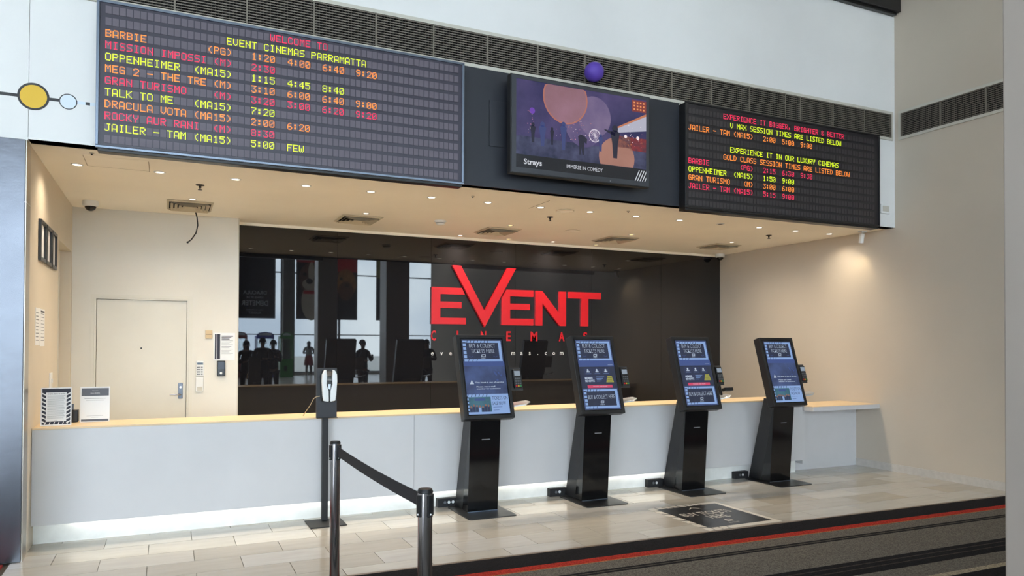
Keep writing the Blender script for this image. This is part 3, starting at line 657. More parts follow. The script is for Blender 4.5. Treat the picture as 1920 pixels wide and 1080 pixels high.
# ================================================================== CEILING FITTINGS
def downlight(x, y, lab, lit=1, r=.036, k=1):
    t = thing('downlight', lab, 'downlight', (x, y, ZS), 'recessed downlights in the low ceiling')
    MB().lathe((x, y, ZS), [(r+.014, -.0005), (r+.014, -.004), (r, -.006), (r-.002, .0)], 24).build('trim_ring', white_pl, t)
    MB().add([(x+r*math.cos(2*PI*i/20), y+r*math.sin(2*PI*i/20), ZS-.002) for i in range(20)], [tuple(range(19, -1, -1))]).build('lens', (void_m, lamp_e, lamp_dim)[lit], t)
    if lit:
        l = bpy.data.lights.new('downlight_beam', 'SPOT'); l.energy = SPOT_W*k*(1 if lit == 1 else .4); l.color = WARM; l.spot_size = 2.55; l.spot_blend = 1; l.shadow_soft_size = .04
        o = bpy.data.objects.new('downlight_beam', l); COL.objects.link(o); o.location = (0, 0, -.012); o.parent = t
ORD = ['first', 'second', 'third', 'fourth', 'fifth', 'sixth', 'seventh', 'eighth', 'ninth', 'tenth', 'eleventh', 'twelfth', 'thirteenth', 'fourteenth', 'fifteenth']
for i in range(15):
    x = -.698+.6345*i
    if i >= 14: x = 8.168
    downlight(x, 7.28, 'round recessed downlight, %s from the left in the front row' % ORD[i] + (' and unlit' if i == 11 else ''), 0 if i == 11 else 1, .036, .45 if i == 0 or i > 12 else 1)
for i, (x, y, lit) in enumerate(((.24, 8.50, 1), (2.096, 8.52, 1), (3.97, 8.56, 2), (5.796, 8.53, 2), (7.548, 8.50, 1))):
    downlight(x, y, 'small round downlight behind an air vent, %s from the left' % ORD[i], lit, .03)
for i, (x, y, lit) in enumerate(((3.713, 9.67, 1), (4.456, 9.67, 2), (5.165, 9.64, 1), (5.911, 9.65, 2))):
    downlight(x, y, 'small round downlight near the black glass wall, %s from the left' % ORD[i], lit, .03)
def vent(x0, x1, y0, y1, lab):
    t = thing('ceiling_vent', lab, 'vent', ((x0+x1)/2, (y0+y1)/2, ZS), 'square four-way air vents in the low ceiling')
    xc, yc, hx, hy = (x0+x1)/2, (y0+y1)/2, (x1-x0)/2, (y1-y0)/2
    MB().box(x0+.02, x1-.02, y0+.02, y1-.02, ZS-.003, ZS-.0008).build('dark_void', void_m, t)
    def ring(name, s0, s1, z0, z1, m):
        a = [(xc+sx*hx*s0, yc+sy*hy*s0, z0) for sx, sy in ((-1, -1), (1, -1), (1, 1), (-1, 1))]; b = [(xc+sx*hx*s1, yc+sy*hy*s1, z1) for sx, sy in ((-1, -1), (1, -1), (1, 1), (-1, 1))]
        v = a+b+[(p[0], p[1], p[2]-.003) for p in a]+[(p[0], p[1], p[2]-.003) for p in b]
        f = []
        for i in range(4): j = (i+1) % 4; f += [(i, j, j+4, i+4), (i+8, i+12, j+12, j+8), (i, i+8, j+8, j), (i+4, j+4, j+12, i+12)]
        MB().add(v, f).build(name, m, t)
    ring('frame', 1, .9, ZS-.004, ZS-.016, vent_m)
    for s in (.84, .66, .48, .30): ring('louvre', s, s-.12, ZS-.030, ZS-.006, vent_m)
for a in ((-.005, .455, 8.60, 9.20, 'square white air vent above the white door, with a loose black cable'), (1.865, 2.352, 8.69, 9.22, 'square white air vent second from the left, above the hand sanitiser'),
          (3.76, 4.235, 8.77, 9.30, 'square air vent in the middle of the low ceiling, above the big V'), (5.60, 6.08, 8.73, 9.27, 'square air vent fourth from the left, above the T of the sign'),
          (7.42, 7.90, 8.68, 9.16, 'square air vent nearest the right-hand wall')): vent(*a)
tag(MB().tube([(.295, 9.21, ZS-.02), (.31, 9.21, 3.06), (.318, 9.2, 2.97), (.300, 9.2, 2.88), (.25, 9.2, 2.80), (.215, 9.2, 2.77)], .007).sphere((.213, 9.2, 2.768), .012, .012, .012).build('cable', black_m), 'loose black cable hanging from the left ceiling vent', 'cable')
for i, (x, y, lab) in enumerate(((4.087, 7.34, 'round flush ceiling speaker between the front downlights'), (4.901, 8.60, 'round flush ceiling speaker between two air vents'))):
    t = thing('ceiling_speaker', lab, 'speaker', (x, y, ZS)); MB().lathe((x, y, ZS), [(.10, 0), (.10, -.006), (.088, -.008), (.086, -.005), (0, -.006)], 28).build('grille', soffit_p, t); MB().lathe((x, y, ZS), [(.104, 0), (.104, -.004), (.1, -.0062)], 28).build('rim', vent_m, t)
t = thing('smoke_detector', 'white round smoke detector on the low ceiling above the red letters', 'smoke detector', (3.05, 8.63, ZS))
MB().lathe((3.05, 8.63, ZS), [(.075, 0), (.075, -.012), (.06, -.02), (.055, -.04), (.04, -.052), (0, -.054)]).build('body', white_pl, t); MB().lathe((3.05, 8.63, ZS), [(.0576, -.026), (.059, -.030), (.0568, -.034)]).build('slot', black_m, t)
for i, (x, y, lab) in enumerate(((.283, 7.70, 'dark ceiling sprinkler at the left, near the left message board'), (4.133, 7.79, 'dark ceiling sprinkler in the middle, behind the television'), (7.529, 7.74, 'dark ceiling sprinkler at the right, near the last vent'))):
    t = thing('sprinkler', lab, 'sprinkler', (x, y, ZS), 'ceiling sprinklers')
    MB().lathe((x, y, ZS), [(.04, 0), (.038, -.006), (.012, -.010), (.012, -.03), (.0, -.03)]).build('escutcheon', black_s, t)
    MB().lathe((x, y, ZS), [(.0, -.030), (.006, -.031), (.006, -.044), (.02, -.046), (.02, -.049), (0, -.049)]).build('deflector', black_s, t)
for x, y, lab in ((2.836, 7.034, 'tiny sensor in the ceiling near the left board corner'), (4.742, 7.043, 'tiny sensor in the ceiling under the television, right side'), (-.55, 6.78, 'tiny dark fixing in the ceiling at the far left')):
    t = thing('ceiling_sensor', lab, 'sensor', (x, y, ZS)); MB().lathe((x, y, ZS), [(.018, 0), (.016, -.008), (0, -.01)], 14).build('cap', vent_m, t); MB().lathe((x, y, ZS), [(.007, -.009), (.006, -.018), (0, -.02)], 12).build('eye', black_s, t)
seam = mat('seam_shadow_gap', (120, 104, 80), .8)
hb_ = thing('ceiling_hatch', 'flush square access hatch in the ceiling at the left, outlined by fine joints', 'hatch', (-.38, 7.08, ZS))
MB().box(-.62, -.147, 6.88, 7.28, ZS-.0015, ZS-.0002).build('panel', soffit_p, hb_); MB().box(-.624, -.620, 6.88, 7.28, ZS-.0022, ZS-.0002).box(-.147, -.143, 6.9, 7.3, ZS-.0022, ZS-.0002).box(-.62, -.147, 7.28, 7.283, ZS-.0022, ZS-.0002).build('joint', seam, hb_)
struct('trim_5', MB().box(3.655, 3.659, 6.90, 7.40, ZS-.0015, ZS-.0002), seam)
def dome(x, y, lab):
    t = thing('dome_camera', lab, 'security camera', (x, y, ZS)); MB().lathe((x, y, ZS), [(.075, 0), (.078, -.02), (.078, -.045), (.066, -.058), (.058, -.06)]).build('housing', white_pl, t)
    MB().sphere((x, y, ZS-.056), .056, .056, .052, z0=-1, z1=0).build('dome', black_g, t)
dome(-.745, 9.10, 'white and black dome camera in the left ceiling corner'); dome(8.36, 9.70, 'white dome camera in the far right ceiling corner')
t = thing('spotlight', 'small white cylindrical spotlight aimed at the right-hand wall', 'spotlight', (8.34, 6.90, ZS))
MB().box(8.30, 8.40, 6.87, 6.93, ZS-.02, ZS).build('mount', white_pl, t, .003)
MB().cyl((8.345, 6.90, ZS-.035), (8.36, 6.93, ZS-.155), .032, n=24).build('body', white_pl, t); MB().cyl((8.36, 6.90, ZS-.02), (8.345, 6.90, ZS-.036), .008, n=10).build('stem', white_pl, t)
l = bpy.data.lights.new('spotlight_beam', 'SPOT'); l.energy = WASH_W; l.color = (1, .82, .52); l.spot_size = math.radians(84); l.spot_blend = .7; l.shadow_soft_size = .03
o = bpy.data.objects.new('spotlight_beam', l); COL.objects.link(o); o.parent = t; o.location = (0, .04, -.17)
o.rotation_euler = Vector((.07, .16, -.46)).to_track_quat('-Z', 'Y').to_euler()

# ================================================================== BACK-LEFT: DOOR AND WALL FITTINGS
d = struct('door_2', MB().box(-.711, .219, 9.592, 9.632, .005, 2.114), door_p)
MB().box(-.72, .228, 9.66, 9.68, 0, 2.125).build('gap_shade', void_m, d)  # black sheet added so the gap around the leaf reads as shade
MB().box(-.7345, -.7155, 9.5595, 9.658, 0, 2.1185).build('frame_jamb', door_p, d); MB().box(.2235, .2445, 9.5595, 9.658, 0, 2.1185).build('frame_jamb', door_p, d); MB().box(-.7345, .2445, 9.5595, 9.658, 2.1187, 2.1345).build('frame_head', door_p, d)
MB().box(-.770, -.7355, 9.552, 9.5595, 0, 2.170).build('architrave', door_p, d); MB().box(.2455, .282, 9.552, 9.5595, 0, 2.170).build('architrave', door_p, d); MB().box(-.7353, .2453, 9.552, 9.5595, 2.1355, 2.170).build('architrave', door_p, d)
hd = MB().box(.135, .185, 9.584, 9.592, .965, 1.15).build('lock_plate', steel, d, .002)
MB().tube([(.160, 9.584, 1.015), (.160, 9.545, 1.015), (.15, 9.535, 1.015), (.12, 9.533, 1.016), (.045, 9.533, 1.018)], .008, m=chrome).build('lever_handle', None, hd)
MB().cyl((.16, 9.584, 1.10), (.16, 9.577, 1.10), .012, n=16).build('key_cylinder', chrome, hd)
MB().cyl((-.258, 9.592, 1.56), (-.258, 9.588, 1.56), .010, n=14).build('peephole', black_s, d)
yd = 9.56
t = thing('call_point', 'small beige square unit on the wall right of the door', 'wall unit', (.463, yd, 1.72)); MB().box(.424, .502, yd-.018, yd-.001, 1.675, 1.775).build('body', beige_pl, t, .004); MB().box(.43, .496, yd-.019, yd-.0185, 1.722, 1.725).build('groove', ink, t)
t = thing('wall_notice', 'laminated white notice with dark blue bands right of the door', 'notice', (.635, yd, 1.58)); MB().box(.516, .757, yd-.004, yd-.001, 1.412, 1.745).build('sheet', paper, t)
MB().box(.53, .55, yd-.0048, yd-.0042, 1.43, 1.73, ink).build('printed_band', None, t); MB().box(.556, .59, yd-.0048, yd-.0042, 1.43, 1.73, ink).build('printed_band', None, t); mb = MB()
for i in range(14): mb.box(.605, .735-.02*(i % 3), yd-.0048, yd-.0042, 1.70-i*.017, 1.704-i*.017+(.006 if i < 3 else 0), ink if i < 3 else inkgrey)
mb.build('print', None, t)
t = thing('alarm_keypad', 'white alarm keypad with small display beside the door', 'keypad', (.367, yd, 1.32)); MB().box(.325, .412, yd-.028, yd-.001, 1.226, 1.41).build('body', white_pl, t, .004)
MB().box(.336, .40, yd-.030, yd-.0285, 1.365, 1.39).build('display', emit('keypad_lcd', (90, 110, 130), .6), t)
for i in range(3):
    for j in range(4): MB().box(.337+i*.0225, .352+i*.0225, yd-.032, yd-.0285, 1.245+j*.027, 1.260+j*.027).build('key', grey_pl, t)
t = thing('switch_box', 'white wall switch box directly below the alarm keypad', 'wall unit', (.363, yd, 1.14)); MB().box(.322, .408, yd-.03, yd-.001, 1.045, 1.218).build('body', white_pl, t, .004); MB().box(.337, .395, yd-.032, yd-.0305, 1.055, 1.105).build('window', grille_f, t, .001); MB().box(.334, .397, yd-.032, yd-.0305, 1.12, 1.20).build('flap', white_pl, t, .001)
t = thing('access_terminal', 'black access control terminal below the laminated notice', 'access reader', (.60, yd, 1.32)); MB().box(.556, .648, yd-.035, yd-.001, 1.225, 1.41).build('body', black_g, t, .008)
MB().box(.568, .636, yd-.037, yd-.0355, 1.31, 1.395).build('display', emit('terminal_screen', (40, 50, 70), .7), t); MB().cyl((.60, yd-.035, 1.262), (.60, yd-.038, 1.262), .014, n=16).build('button', white_pl, t)
# left wall: frames, notice, switch
xw = XL
for k in range(3):
    y0 = 7.14+k*.345; y1 = y0+.315; z0, z1 = 2.30, 2.64
    t = thing('poster_frame', 'narrow black picture frame on the left wall, %s of three' % ('nearest the camera', 'middle one', 'furthest in')[k], 'frame', (xw, (y0+y1)/2, (z0+z1)/2), 'black frames on the left wall')
    for (a, b, c, d_) in ((y0, y1, z1-.03, z1), (y0, y1, z0, z0+.03), (y0, y0+.035, z0+.03, z1-.03), (y1-.035, y1, z0+.03, z1-.03)): MB().box(xw, xw+.022, a, b, c, d_).build('frame_rail', black_s, t, .002)
    MB().box(xw+.0005, xw+.004, y0+.035, y1-.035, z0+.03, z1-.03).build('sheet', paper, t)
t = thing('wall_notice', 'pair of white printed sheets taped on the left wall below the black frames', 'notice', (xw, 7.3, 1.75)); MB().box(xw, xw+.002, 7.04, 7.27, 1.60, 1.905).build('sheet', paper, t); MB().box(xw, xw+.002, 7.29, 7.54, 1.59, 1.905).build('sheet', paper, t)
m1, m2 = MB(), MB()
for i in range(9): m1.box(xw+.0021, xw+.0025, 7.07, 7.22-.03*(i % 2), 1.86-i*.028, 1.868-i*.028, inkgrey); m2.box(xw+.0021, xw+.0025, 7.33, 7.50, 1.86-i*.028, 1.865-i*.028, inkgrey)
m2.box(xw+.0021, xw+.0026, 7.32, 7.52, 1.875, 1.89, ink); m1.build('print', None, t); m2.build('print', None, t)
t = thing('light_switch', 'white light switch on the left wall above the counter signs', 'light switch', (xw, 7.93, 1.27)); MB().box(xw, xw+.012, 7.86, 7.99, 1.195, 1.345).build('plate', white_pl, t, .002); MB().box(xw+.0125, xw+.022, 7.91, 7.94, 1.25, 1.29).build('rocker', white_pl, t, .001)

# ================================================================== ON THE COUNTER
ZT = .943
def sign_stand(name, lab, x, y, w, h, rz, lean, art):
    t = thing(name, lab, 'sign', (x, y, ZT), None, rz)
    ux_, uz_, un_ = X_, Vector((0, math.sin(lean), math.cos(lean))), Vector((0, -math.cos(lean), math.sin(lean)))
    def P(u, v, d=0): return Vector((x, y, ZT+.001))+ux_*(u*w)+uz_*(v*h)+un_*d
    def Q(mb, u0, u1, v0, v1, m, k=1, sh=0): mb.quad(P(u0, v0, .0015+.0004*k), P(u1, v0, .0015+.0004*k), P(u1+sh, v1, .0015+.0004*k), P(u0+sh, v1, .0015+.0004*k), m)
    b = MB(); v = [P(u, vv, d_) for d_ in (-.003, .001) for vv in (0, 1) for u in (-.5, .5)]; b.add(v, [(0, 2, 3, 1), (4, 5, 7, 6), (0, 1, 5, 4), (2, 6, 7, 3), (0, 4, 6, 2), (1, 3, 7, 5)]); b.build('sheet', paper, t)
    e = MB(); f0, f1 = P(-.15, .75, -.004), P(.15, .75, -.004); e.quad(f0, f1, (x+.15*w, y+.13, ZT+.001), (x-.15*w, y+.13, ZT+.001)); e.build('back_strut', grey_pl, t)
    mb = MB(); art(mb, Q, P); mb.build('print', None, t)
    return t
def art_terms(mb, Q, P):
    Q(mb, -.46, .46, .03, .97, ink, 0); Q(mb, -.33, .33, .11, .87, paper, 2)
    for i in range(8):
        for s in (-1, 1): mb.quad(P(s*.46, .10+i*.105, .0027), P(s*.33, .05+i*.105, .0027), P(s*.33, .085+i*.105, .0027), P(s*.46, .135+i*.105, .0027), paper)
    for i in range(6): Q(mb, -.38+i*.145, -.355+i*.145, .03, .10, paper, 2, .03)
    mb.text('CINEMA TERMS OF ENTRY', P(0, .815, .0035), X_, Z_, .011, ink, align='c', width=.125)
    for i in range(22): Q(mb, -.29, .29-.05*((i*7) % 4)/3, .78-i*.028, .786-i*.028, inkgrey, 3)
    mb.text('EVENT', P(0, .125, .0035), X_, Z_, .005, ink, align='c')
def art_notice(mb, Q, P):
    g = mat('print_grey', (90, 94, 104), .6)
    Q(mb, -.46, .46, .74, .96, g, 1); Q(mb, -.46, .46, .02, .08, g, 1)
    mb.text('Welcome to', P(0, .88, .0035), X_, Z_, .006, paper, align='c'); mb.text('OUR CINEMA', P(0, .80, .0035), X_, Z_, .008, paper, align='c')
    for i, w_ in enumerate((.36, .30)): Q(mb, -w_, w_, .66-i*.05, .668-i*.05, inkgrey, 2)
    for i, w_ in enumerate((.28, .12)): Q(mb, -w_, w_, .17-i*.04, .175-i*.04, inkgrey, 2)
sign_stand('counter_sign', 'upright sign with striped black border leaning at the left end of the counter', -.805, 7.055, .215, .31, math.radians(4), .12, art_terms)
sign_stand('counter_sign', 'white sign with a grey header band standing on the counter in front of the door', -.545, 7.26, .222, .30, 0, .10, art_notice)
t = thing('card_holder', 'small black countertop box with a grey clip between the two counter signs', 'holder', (-.70, 7.33, ZT)); MB().box(-.735, -.672, 7.30, 7.39, ZT, 1.045).build('body', black_s, t, .006); MB().box(-.728, -.708, 7.33, 7.35, 1.046, 1.096).build('clip', alu, t, .003)

# ================================================================== SANITISER STAND
t = thing('sanitiser_stand', 'black floor stand with flat square foot and tall back plate holding the sanitiser', 'stand', (1.32, 6.78, 0))
MB().box(1.155, 1.475, 6.615, 6.92, .001, .009).build('base_plate', black_m, t, .002)
MB().box(1.296, 1.350, 6.845, 6.895, .009, .98).build('post', black_m, t, .003)
MB().box(1.235, 1.421, 6.828, 6.843, .948, 1.397).build('back_plate', mat('plate_charcoal', (42, 42, 46), .5), t, .002)
MB().box(1.235, 1.421, 6.795, 6.828, .944, .949).build('drip_ledge', black_m, t, .001)
h = thing('sanitiser_dispenser', 'white and black automatic hand sanitiser dispenser on the black stand', 'dispenser', (1.336, 6.80, 1.1))
MB().prism([(1.272, 1.13), (1.282, 1.095), (1.392, 1.095), (1.402, 1.13), (1.408, 1.33), (1.39, 1.378), (1.285, 1.378), (1.264, 1.33)], 'y', 6.765, 6.827).build('back_shell', black_g, h, .004)
for s in (-1, 1):
    c = 1.337
    pl = [(c+s*.006, 1.097), (c+s*.052, 1.104), (c+s*.060, 1.16), (c+s*.068, 1.28), (c+s*.066, 1.34), (c+s*.050, 1.375), (c+s*.030, 1.385), (c+s*.022, 1.33), (c+s*.026, 1.25), (c+s*.008, 1.195)]
    MB().prism(pl, 'y', 6.735, 6.80).build('side_shell', white_pl, h, .006)
MB().prism([(1.325, 1.255), (1.349, 1.255), (1.346, 1.215), (1.337, 1.205), (1.328, 1.215)], 'y', 6.745, 6.76).build('nozzle_guard', pale_m, h, .002)
MB().box(1.319, 1.356, 6.745, 6.764, 1.285, 1.305).build('sensor_bar', mat('smoke_plastic', (110, 108, 104), .2), h, .003)
MB().box(1.315, 1.358, 6.748, 6.764, 1.325, 1.37).build('amber_window', mat('amber_plastic', (70, 46, 20), .1), h, .003)
tag(MB().tube([(1.262, 6.80, 1.145), (1.235, 6.81, 1.14), (1.215, 6.85, 1.12), (1.20, 6.92, 1.06), (1.175, 7.02, .99), (1.165, 7.10, .946)], .0035, m=mat('cord_tan', (170, 150, 120), .6)).build('cord', None), 'thin tan cord running from the sanitiser dispenser to the counter top', 'cord')

# ================================================================== QUEUE BARRIER
PT = [(.978, 4.74), (1.008, 3.03)]
def post(x, y, lab):
    t = thing('barrier_post', lab, 'barrier post', (x, y, 0), 'retractable belt barrier posts')
    MB().lathe((x, y, 0), [(0, .006), (.17, .006), (.17, .014), (.15, .022), (.05, .036), (.034, .05)], 40).build('base', black_s, t)
    MB().cyl((x, y, .02), (x, y, .985), .0315, n=36).build('tube', chrome, t)
    MB().cyl((x, y, .985), (x, y, .992), .034, n=36).cyl((x, y, .992), (x, y, 1.002), .033, .029, n=36).build('cap', black_s, t)
    for k in range(4):
        a = k*PI/2+.35; cx_, cy_ = x+.030*math.cos(a), y+.030*math.sin(a)
        b = MB(); ux_, uy_ = Vector((-math.sin(a), math.cos(a), 0)), Vector((math.cos(a), math.sin(a), 0)); c = Vector((cx_, cy_, 0))
        v = [c+ux_*p_+uy_*q_+Z_*z_ for z_ in (.885, .978) for q_ in (-.004, .008) for p_ in (-.013, .013)]
        b.add(v, [(0, 2, 3, 1), (4, 5, 7, 6), (0, 1, 5, 4), (2, 6, 7, 3), (0, 4, 6, 2), (1, 3, 7, 5)]); s_ = b.build('belt_slot', black_s, t, .003)
        MB().sphere(tuple(c+uy_*.008+Z_*.897), .004, .004, .004, nu=10, nv=6).build('rivet', white_pl, s_)
    return t
post(*PT[0], 'dark chrome barrier post further from the camera, left end of the belt'); post(*PT[1], 'dark chrome barrier post nearest the camera, right end of the belt')
A, B = Vector((PT[0][0]+.004, PT[0][1]-.055, .945)), Vector((PT[1][0]-.004, PT[1][1]+.044, .945))
mb = MB(); N = 24; v = []
nrm = Vector((1, .017, 0))
for i in range(N+1):
    u = i/N; c = A.lerp(B, u); c.z -= .012*4*u*(1-u)
    for dx_ in (-.0012, .0012):
        for dz_ in (-.030, .030): v.append(c+nrm*dx_+Z_*dz_)
f = []
for i in range(N): k = i*4; f += [(k, k+4, k+5, k+1), (k+2, k+3, k+7, k+6), (k+1, k+5, k+7, k+3), (k, k+2, k+6, k+4)]
f += [(0, 1, 3, 2), (N*4, N*4+2, N*4+3, N*4+1)]
bt = thing('barrier_belt', 'black fabric belt stretched between the two chrome posts', 'belt', (.99, 3.9, .93))
mb.add(v, f); mb.build('webbing', mat('belt_fabric', (34, 32, 36), .8), bt)
MB().box(A.x-.012, A.x+.012, A.y-.010, A.y+.008, .908, .982).build('end_clip', black_s, bt, .003)

# ================================================================== FLOOR DECAL
dc = thing('floor_decal', 'black and white printed floor sticker lying on the tiles in front of the kiosks', 'floor sticker', (4.72, 5.59, .001))
dk_m = mat('decal_black', (30, 30, 34), .3); dw_m = mat('decal_white', (206, 200, 190), .35)
MB().box(4.30, 5.145, 5.125, 6.055, .0005, .0015).build('border', dw_m, dc); MB().box(4.365, 5.09, 5.20, 5.985, .0015, .0022).build('field', dk_m, dc)
mb = MB()
for i in range(6): mb.quad((4.30, 5.24+i*.14, .0021), (4.366, 5.20+i*.14, .0021), (4.366, 5.225+i*.14, .0021), (4.30, 5.265+i*.14, .0021), dk_m)
for i in range(7): mb.quad((4.40+i*.085, 5.98, .0021), (4.42+i*.085, 5.98, .0021), (4.40+i*.085, 6.056, .0021), (4.38+i*.085, 6.056, .0021), dk_m)
for i in range(3): mb.quad((4.36+i*.085, 5.124, .0021), (4.37+i*.085, 5.124, .0021), (4.38+i*.085, 5.205, .0021), (4.37+i*.085, 5.205, .0021), dk_m)
mb.build('border_dashes', None, dc)
mb = MB()
mb.text('BUY TICKETS', (4.72, 5.62, .0026), X_, Y_, .12, dw_m, align='c', width=.56).text('HERE', (4.74, 5.47, .0026), X_, Y_, .12, dw_m, align='c', width=.22)
mb.quad((4.66, 5.86, .0026), (4.68, 5.86, .0026), (4.73, 5.91, .0026), (4.73, 5.925, .0026), dw_m).quad((4.80, 5.86, .0026), (4.73, 5.925, .0026), (4.73, 5.91, .0026), (4.78, 5.86, .0026), dw_m)
mb.box(4.69, 4.76, 5.33, 5.395, .0024, .0027, dw_m).box(4.705, 4.745, 5.345, 5.38, .0027, .0029, dk_m); mb.text('EVENT', (4.72, 5.265, .0026), X_, Y_, .03, dw_m, align='c', width=.12)
mb.build('lettering', None, dc)

# ================================================================== BEHIND THE VIEWER (seen mirrored in the black glass)
def banner(x0, x1, z0, z1, y, lab, art):
    t = thing('hanging_poster', lab, 'poster', ((x0+x1)/2, y, z1)); MB().box(x0, x1, y-.01, y, z0, z1).build('sheet', mat('poster_dark', (20, 22, 28), .6, var=.3, scale=2), t)
    MB().cyl((x0-.03, y-.005, z1+.02), (x1+.03, y-.005, z1+.02), .02, n=10).build('rail', alu, t)
    MB().cyl(((x0+x1)/2, y-.005, z1+.02), ((x0+x1)/2, y-.005, 9.0), .004, n=6).build('hanging_wire', alu, t)
    mb = MB(); art(mb, x0, x1, z0, z1, y+.002); mb.build('print', None, t)
pg = mat('poster_grey', (215, 218, 222), .6); pb = mat('poster_brown', (112, 74, 52), .7, var=.3, scale=8); pw = mat('poster_cream', (200, 186, 170), .7); prd = mat('poster_red', (196, 30, 36), .6); pol = mat('poster_olive', (150, 140, 80), .7); pgo = mat('poster_gold', (170, 118, 62), .7, var=.35, scale=5); pk_ = mat('poster_black', (12, 10, 10), .6)
NX = Vector((-1, 0, 0))
def ell(mb, cx_, cz_, rx, rz_, y, m, n=20): mb.add([(cx_+rx*math.cos(2*PI*i/n), y, cz_+rz_*math.sin(2*PI*i/n)) for i in range(n)], [tuple(range(n-1, -1, -1))], m)
def art_ship(mb, x0, x1, z0, z1, y):
    c = (x0+x1)/2
    for s, z_, h_, w_ in (('DRACULA', 4.05, .18, 1.1), ('VOYAGE OF THE', 3.85, .10, .8), ('DEMETER', 3.50, .24, 1.25), ('ONLY IN CINEMAS', 3.25, .06, .8), ('AUGUST', 3.08, .12, .6)): mb.text(s, (c, y, z_), NX, Z_, h_, pg, align='c', width=w_)
def art_dog1(mb, x0, x1, z0, z1, y):
    c = (x0+x1)/2; mb.quad((x0, y, z1-.35), (x0, y, z1), (x1, y, z1), (x1, y, z1-.35), prd)
    ell(mb, c, z1-1.15, .62, .80, y+.001, pb); ell(mb, c, z1-2.35, .5, .95, y+.001, pw); ell(mb, c, z1-.85, .16, .55, y+.002, pw); ell(mb, c-.1, z1-1.45, .36, .28, y+.003, pw); ell(mb, c-.1, z1-1.3, .17, .14, y+.004, pk_)
    ell(mb, c+.33, z1-.95, .10, .10, y+.004, pk_); ell(mb, c-.33, z1-.95, .10, .10, y+.004, pk_); mb.quad((c-.4, y+.004, z1-1.95), (c-.4, y+.004, z1-1.78), (c+.45, y+.004, z1-1.78), (c+.45, y+.004, z1-1.95), prd)
def art_dog2(mb, x0, x1, z0, z1, y):
    c = (x0+x1)/2; mb.quad((x0, y, z1-.75), (x0, y, z1), (x1, y, z1), (x1, y, z1-.75), prd); ell(mb, c, z1-1.35, .55, .75, y+.001, pgo); ell(mb, c, z1-1.75, .4, .5, y+.002, pb); ell(mb, c+.05, z1-1.45, .13, .10, y+.003, pk_); ell(mb, c-.25, z1-1.1, .08, .08, y+.003, pk_)
def art_dog3(mb, x0, x1, z0, z1, y):
    c = (x0+x1)/2; mb.quad((x0, y, z1-1.0), (x0, y, z1), (x1, y, z1), (x1, y, z1-1.0), pol); ell(mb, c, z1-1.2, .5, .6, y+.001, pgo); ell(mb, c, z1-2.0, .45, .7, y+.002, pb)
yv = 19.72
for (x0, x1, v, lab, art) in ((3.0, 4.94, 38.6, 'dark film poster with a pale title hanging by the windows, reflected in the glass', art_ship), (5.95, 7.45, 38.6, 'hanging film poster of a black and white dog, reflected in the glass', art_dog1),
        (7.85, 9.06, 38.6, 'hanging film poster of a shaggy dog under a red band, reflected in the glass', art_dog2), (10.06, 11.5, 38.6, 'hanging film poster of a tan dog under an olive band, reflected in the glass', art_dog3)):
    banner(x0, x1, 2.86, 6.1, yv-v, lab, art)
def claw(x0, x1, y, cmat, lab):
    t = thing('claw_machine', lab, 'arcade machine', ((x0+x1)/2, y, .004)); w = (x1-x0)/2; c = (x0+x1)/2
    MB().box(x0, x1, y-.35, y+.35, .004, .85, cmat).box(c-.12, c+.02, y+.35, y+.355, .3, .55, black_s).build('cabinet', None, t, .01)
    for sx in (x0, x1-.05):
        for sy in (y-.35, y+.30): MB().box(sx, sx+.05, sy, sy+.05, .85, 1.85).build('corner_post', cmat, t)
    MB().box(x0+.05, x1-.05, y+.32, y+.325, .85, 1.85).build('front_pane', pane, t)
    MB().box(x0, x1, y-.35, y+.35, 1.85, 1.98).prism([(x0, 1.98), (x1, 1.98), (x1-.1, 2.12), (c, 2.17), (x0+.1, 2.12)], 'y', y+.28, y+.35).build('header', cmat, t)
    MB().prism([(x0+.1, 2.0), (x1-.1, 2.0), (x1-.14, 2.08), (c, 2.13), (x0+.14, 2.08)], 'y', y+.351, y+.355).build('marquee', pale_m, t)
    MB().box(x0+.02, x1-.02, y+.35, y+.45, .80, .88).build('control_shelf', cmat, t, .01)
claw(4.93, 5.53, -17.3, mat('claw_green', (50, 150, 60), .4), 'green claw machine by the windows, reflected in the glass'); claw(3.85, 4.65, -17.3, mat('claw_blue', (40, 60, 190), .4), 'blue claw machine by the windows, reflected in the glass'); claw(2.70, 3.45, -17.3, mat('claw_red', (150, 50, 50), .4), 'red claw machine by the windows, reflected in the glass')

